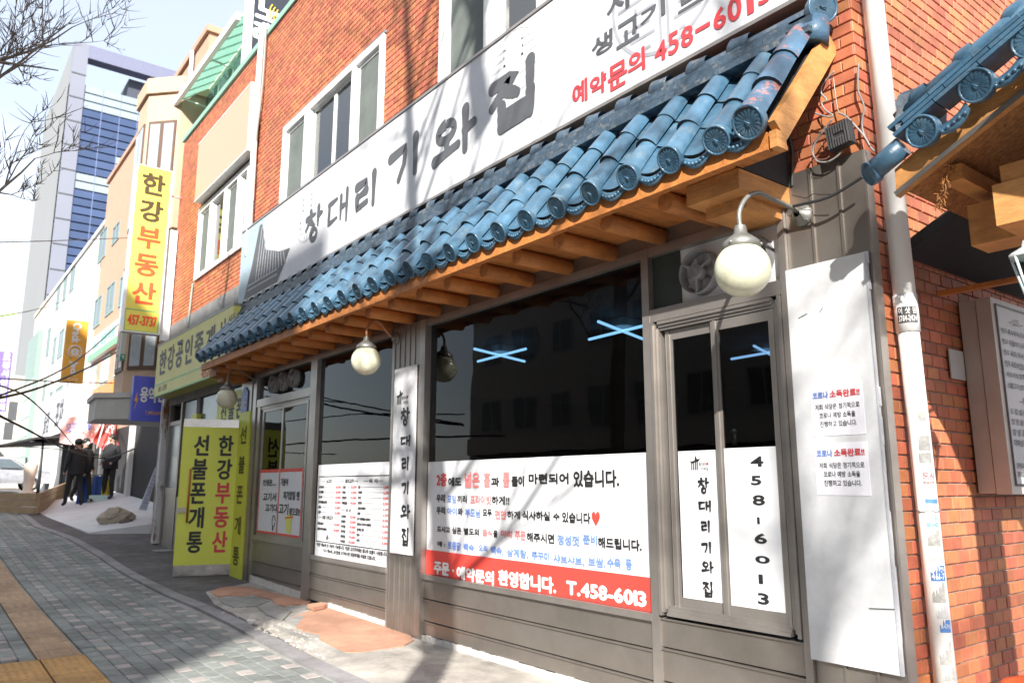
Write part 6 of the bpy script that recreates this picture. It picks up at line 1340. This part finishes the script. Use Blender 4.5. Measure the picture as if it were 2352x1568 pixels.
pz = PX(166, 1163, -23.6); person((pz.x, pz.y, pz.z), 1.74, rad(-75), walk, 'person in a black jacket walking away, left of the pair', clo)
pz = PX(185, 1153, -24.4); person((pz.x, pz.y, pz.z), 1.70, rad(115), walk, 'person in black clothes with a white face mask half hidden by the walking man', clo)
pz = PX(246, 1147, -24.2); person((pz.x, pz.y, pz.z), 1.76, rad(35), stand, 'person in black with hands in front, standing by the red banner', clo)

# ---- parked car
def car():
    c0 = PX(119, 1128, -41); base = Vector((-42, c0.y-2.2, c0.z)); o = thing('parked_car', 'silver estate car with roof box parked at the left edge', 'car', base)
    prof = [(-2.2, .35), (-2.25, .75), (-2.1, .95), (-1.2, 1.02), (-.55, 1.45), (.2, 1.52), (1.4, 1.50), (2.0, 1.05), (2.15, .85), (2.15, .35)]
    w_ = .85; X = Vector((0, 1, 0)); Yd = Vector((-1, 0, 0))
    P = lambda a, s_, z: base+X*(-a)+Yd*s_*1.0+U_Z*z
    q = MB(); q.smooth = True; n_ = len(prof); rows = []
    for s_, ins in ((-w_, .06), (-w_*.92, 0), (w_*.92, 0), (w_, .06)):
        rows.append([P(a*(1-ins*.3), s_*(1 if z < 1.0 else .86), z-(ins if z > .9 else 0)) for a, z in prof])
    i0 = 0
    for r_ in rows: q.v += [tuple(v) for v in r_]
    for k in range(3):
        for j in range(n_): q.f.append((k*n_+j, k*n_+(j+1) % n_, (k+1)*n_+(j+1) % n_, (k+1)*n_+j)); q.m.append(0); q.sm.append(False)
    q.f.append(tuple(range(n_))[::-1]); q.m.append(0); q.sm.append(False); q.f.append(tuple(range(3*n_, 4*n_))); q.m.append(0); q.sm.append(False)
    q.build('body', M('silver_paint', (.45, .46, .50), .28, metal=.5, coat=.5), o)
    for s_ in (-1, 1):
        for (a0, a1, b0, b1) in ((-1.05, -.1, -.50, -.1), (-.02, .95, -.02, .95), (1.05, 1.75, 1.05, 1.42)):
            q = MB(); q.prism([P(a0, s_*(w_+.004), 1.02), P(a1, s_*(w_+.004), 1.02), P(b1, s_*(w_*.86+.012), 1.42), P(b0, s_*(w_*.86+.012), 1.42)], Yd*s_*.004); q.build('side_window', pane_far, o)
        for a in (-1.35, 1.35):
            wq = MB(); c = P(a, s_*(w_-.10), .33); wq.lathe(c, Yd*s_, [(-.08, .001), (-.08, .30), (-.05, .33), (.09, .33), (.115, .30), (.115, .22)], 20); w2 = wq.build('wheel', rubber, o); WL[w2.name] = WL[o.name].copy()
            rq = MB(); rq.lathe(c, Yd*s_, [(.112, .215), (.10, .19), (.105, .06), (.12, .001)], 14); rq.build('rim', lampmetal, w2)
        q = MB(); q.sphere(P(-2.12, s_*.62, .78), .12, 10, 6, (1.6, .6, .7)); q.build('headlight', M('headlight', (.7, .72, .75), .1), o)
    q = MB(); q.prism([P(-1.22, -.70, 1.04), P(-1.22, .70, 1.04), P(-.58, .62, 1.44), P(-.58, -.62, 1.44)], U_Z*.012); q.build('windscreen', pane_far, o)
    q = MB(); q.hexa([P(-.3, -.4, 1.55), P(1.3, -.4, 1.55), P(1.3, .4, 1.55), P(-.3, .4, 1.55), P(-.1, -.33, 1.78), P(1.15, -.33, 1.78), P(1.15, .33, 1.78), P(-.1, .33, 1.78)]); q.build('roof_box', rubber, o)
car()

# ================================================================ GLASS TOWER
x_t = -100.
TWR = thing('office_tower', 'tall blue glass office tower with an open roof frame in the distance', 'tower', (x_t-12, 15, 0))
yl0 = PX(172, 95, x_t).y; zt0 = PX(172, 95, x_t).z; yr = 26.
conc_t = M('tower_grey_panel', (.20, .215, .27), .6, var=.05, scale=.2); glass_b = M('tower_blue_glass', (.065, .10, .20), .3, metal=.3, var=.12, scale=.3, rnd=.1, bump=0); glass_p = M('tower_pale_glass', (.30, .36, .40), .3, metal=.1, var=.05, bump=0); side_t = M('tower_side', (.23, .24, .25), .8, var=.05, scale=.1)
def tb(a, b, c, d, x0=x_t, x1=x_t-1): return (x1, x0, a, b, c, d)
MB().box(x_t-27, x_t-.4, yl0, yr, 0, zt0-5.2).build('tower_core', M('core_dark', (.05, .06, .10), .6), TWR)
MB().box(x_t-27, x_t-1.5, yl0-.02, yl0+1.2, 0, zt0).build('left_side_wall', side_t, TWR)
q = MB(); q.box(x_t-1.5, x_t+.15, yl0, yl0+1.55, 0, zt0); q.build('corner_column', conc_t, TWR)
q = MB().box(x_t-1.5, x_t+.16, yl0+1.55, yr, zt0-1.7, zt0).box(x_t-27, x_t-25.5, yl0+1.2, yr, zt0-1.7, zt0); q.build('roof_frame', M('tower_frame_dark', (.17, .18, .27), .6), TWR)
q = MB()
for i in range(17): q.box(x_t+.16, x_t+.2, yl0, yl0+1.55, zt0-4-i*3.05, zt0-4.15-i*3.05)
q.build('column_joints', charc, TWR)
MB().box(x_t-20, x_t-1.6, yl0+6.5, yr-2, zt0-5.2, zt0-2.0).build('rooftop_plant', M('plant_dark', (.06, .07, .10), .7), TWR)
random.seed(21)
ym = yl0+5.6
for f_ in range(46):
    z1 = zt0-5.2-f_*1.02; z0 = z1-.84
    if z0 < 2: break
    for (a, b, colr) in ((yl0+1.6, ym, 0), (ym+.05, yr, 1)):
        n_ = 4 if colr == 0 else 5; pale = (f_ < 3) or (colr == 0 and f_ % 14 in (11, 12)) or (colr == 1 and f_ in (8, 9))
        darkb = colr == 1 and f_ > 9 and f_ % 5 in (1, 2)
        q = MB(); q.box(x_t-.4, x_t+.02, a, b, z0, z1); q.build('glass_band', charc if darkb else (glass_p if pale else glass_b), TWR)
q = MB()
for i in range(9): yy = yl0+1.6+i*(yr-yl0-1.6)/9; q.box(x_t+.02, x_t+.05, yy-.03, yy+.03, 2, zt0-5.2)
q.build('mullions', M('tower_mullion', (.2, .24, .42), .5), TWR)

# ================================================================ OVERHEAD CABLES
def wire(pts, r_, lb):
    P3 = [PX(u, v, x_) for (u, v, x_) in pts]; tag(MB().tube(spline(P3, 10), r_, 5).build('overhead_cable', M('wire_black', (.03, .03, .03), .6)), lb, 'cable', 'overhead cables across the street')
wire([(-20, 518*1.0+390+10, -10), (90, 890, -13), (200, 845, -16), (275, 805, -19), (300, 795, -20)], .018, 'thick overhead cable passing behind the yellow blade sign')
wire([(-20, 395+520, -10), (120, 860, -14), (200, 810, -18), (290, 728, -22)], .014, 'overhead cable rising towards the blade sign')
wire([(-20, 960-15, -9), (60, 985, -13), (160, 1035, -18), (240, 1052, -20), (310, 1030, -17)], .016, 'thick cable sagging to the concrete canopy')
wire([(-20, 880, -10), (60, 910, -13), (120, 965, -16), (180, 1030, -19), (240, 1050, -20)], .012, 'thin cable joining the sagging cable in front of the white building')
wire([(-20, 868, -14), (150, 877, -20), (290, 880, -22), (400, 884, -24)], .012, 'nearly level cable in front of the white building')
wire([(-20, 557, -14), (150, 552, -20), (300, 546, -24)], .010, 'high level wire crossing in front of the tower')
wire([(-20, 1062-40, -14), (120, 1030, -20), (240, 1045, -22)], .010, 'lower thin wire near the grey sign')
wire([(-20, 730, -16), (120, 700, -30), (230, 660, -50)], .012, 'faint wire high above the pale building')
# ================================================================ TREES
def tree(name_lb, base, H, r0, seed, fork=.4, spread=1., first=2.2, extra=None, levels=3, dens=1.):
    random.seed(seed); o = thing('bare_tree', name_lb, 'tree', base, 'bare street trees'); bark = M('bark', (.17, .14, .115), .9, var=.25, scale=12, bump=.4)
    base = Vector(base); tr = MB(); pts = [base]; d = Vector((0, 0, 1)); n_ = 12
    for i in range(n_): d = (d+Vector((random.uniform(-.05, .05), random.uniform(-.05, .05), 0))).normalized(); pts.append(pts[-1]+d*H/n_)
    rs = [r0*(1-.85*i/n_)+.01 for i in range(n_+1)]; rs[0] *= 1.15; tr.tube(pts, rs, 14); tr.build('trunk', bark, o)
    br = MB(); tw = MB()
    def grow(p, d, L, r_, lv):
        n2 = 6; q_ = [p]; dd = d
        for i in range(n2): dd = (dd+Vector((random.uniform(-.16, .16), random.uniform(-.16, .16), random.uniform(-.06, .16)))).normalized(); q_.append(q_[-1]+dd*L/n2)
        (br if lv > 1 else tw).tube(q_, [r_*(1-.75*i/n2) for i in range(n2+1)], 6 if lv > 1 else 3, False)
        if lv == 0: return
        for k in range(5 if lv > 1 else 7):
            i = random.randint(1, n2); a = Vector((random.uniform(-1, 1), random.uniform(-1, 1), random.uniform(-.3, .8))).normalized(); grow(q_[i], (dd*.75+a*.75).normalized(), L*random.uniform(.42, .62), max(.0045, r_*(1-.75*i/n2)*.62), lv-1)
    z = first
    while z < H*.95:
        t = z/H; i = min(n_-1, int(t*n_)); p = pts[i].lerp(pts[i+1], t*n_-i); a = random.uniform(0, 6.28)
        d = Vector((math.cos(a), math.sin(a), random.uniform(.35, .9))).normalized(); grow(p, d, spread*(1.15-.6*t)*random.uniform(1.3, 2.0), rs[i]*random.uniform(.32, .5), levels-1 if levels > 2 else 2); z += random.uniform(.35, .65)*dens
    for (p, d, L, r_) in (extra or []): grow(Vector(p), Vector(d).normalized(), L, r_, 3)
    br.build('limbs', bark, o); 
    if tw.v: tw.build('twigs', bark, o)
    return o
tree('street tree beside the photographer whose trunk shadow crosses the pillar', (-.08, -4.62, -.02), 12.5, .150, 4, first=4.2, spread=1.35, dens=.55, extra=[((-.06, -4.62, 8.4), (-.5, .2, 1), 3.4, .10)])
tree('street tree farther along whose soft shadow falls on the white board', (7.6, -8.8, -.02), 12, .13, 12, first=3.0, spread=1.6, dens=.6)
def px8(u, v, x): return PX(u, v, x)
ex = []
for (u0, v0, u1, v1, x) in ((-160, 330, 95, 30, -8.2), (-160, 200, 180, 110, -8.4), (-150, 560, 110, 380, -7.8), (-200, 30, 60, -60, -7.6), (-160, 420, 40, 460, -8), (-160, 100, 120, 230, -8.0)):
    a = px8(u0, v0, x); b = px8(u1, v1, x); ex.append((a, (b-a), (b-a).length*1.0, .022))
tree('street tree at the left edge with fine bare branches against the sky', (-8.3, -4.62, 0), 9, .13, 33, first=4.0, spread=.8, extra=ex)
# ================================================================ OPPOSITE SIDE OF THE STREET (seen only in reflections and by its shadow)
def oppo(lb, x0, x1, y, zt, mat, seed, d_=8, fl=3.1):
    o = thing('opposite_building', lb, 'building', ((x0+x1)/2, y-d_/2, 0)); MB().box(x0, x1, y-d_, y, 0, zt).build('wall', mat, o); random.seed(seed); z = 3.6; pane = M('opp_pane', (.05, .06, .07), .15)
    while z+1.6 < zt:
        x = x0+.8
        while x+1.5 < x1: w_ = MB(); w_.box(x, x+1.5, y, y+.04, z, z+1.4); wo_ = w_.build('window', M('opp_frame', (.22, .22, .22), .6), o); WL[wo_.name] = WL[o.name].copy(); MB().box(x+.08, x+.7, y+.042, y+.05, z+.08, z+1.32).box(x+.8, x+1.42, y+.042, y+.05, z+.08, z+1.32).build('pane', pane, wo_); x += 2.4
        z += fl
    MB().box(x0+.4, x1-.4, y+.0, y+.06, .3, 2.5).build('shopfront', pane, o); MB().box(x0+.2, x1-.2, y, y+.3, 2.6, 3.3).build('sign_band', M('opp_sign', (.35, .33, .30), .6), o)
oppo('grey tall building across the street shading the left pavement', -3.4, 9.9, -16.5, 19.3, M('opp_grey', (.20, .20, .20), .8), 1)
oppo('pale building across the street to the left', -30, -4.2, -17, 16.5, M('opp_pale', (.30, .29, .27), .8), 2)
oppo('brick building across the street to the right', 10.6, 26, -20, 13.5, M('opp_brick', (.36, .2, .14), .8), 3)
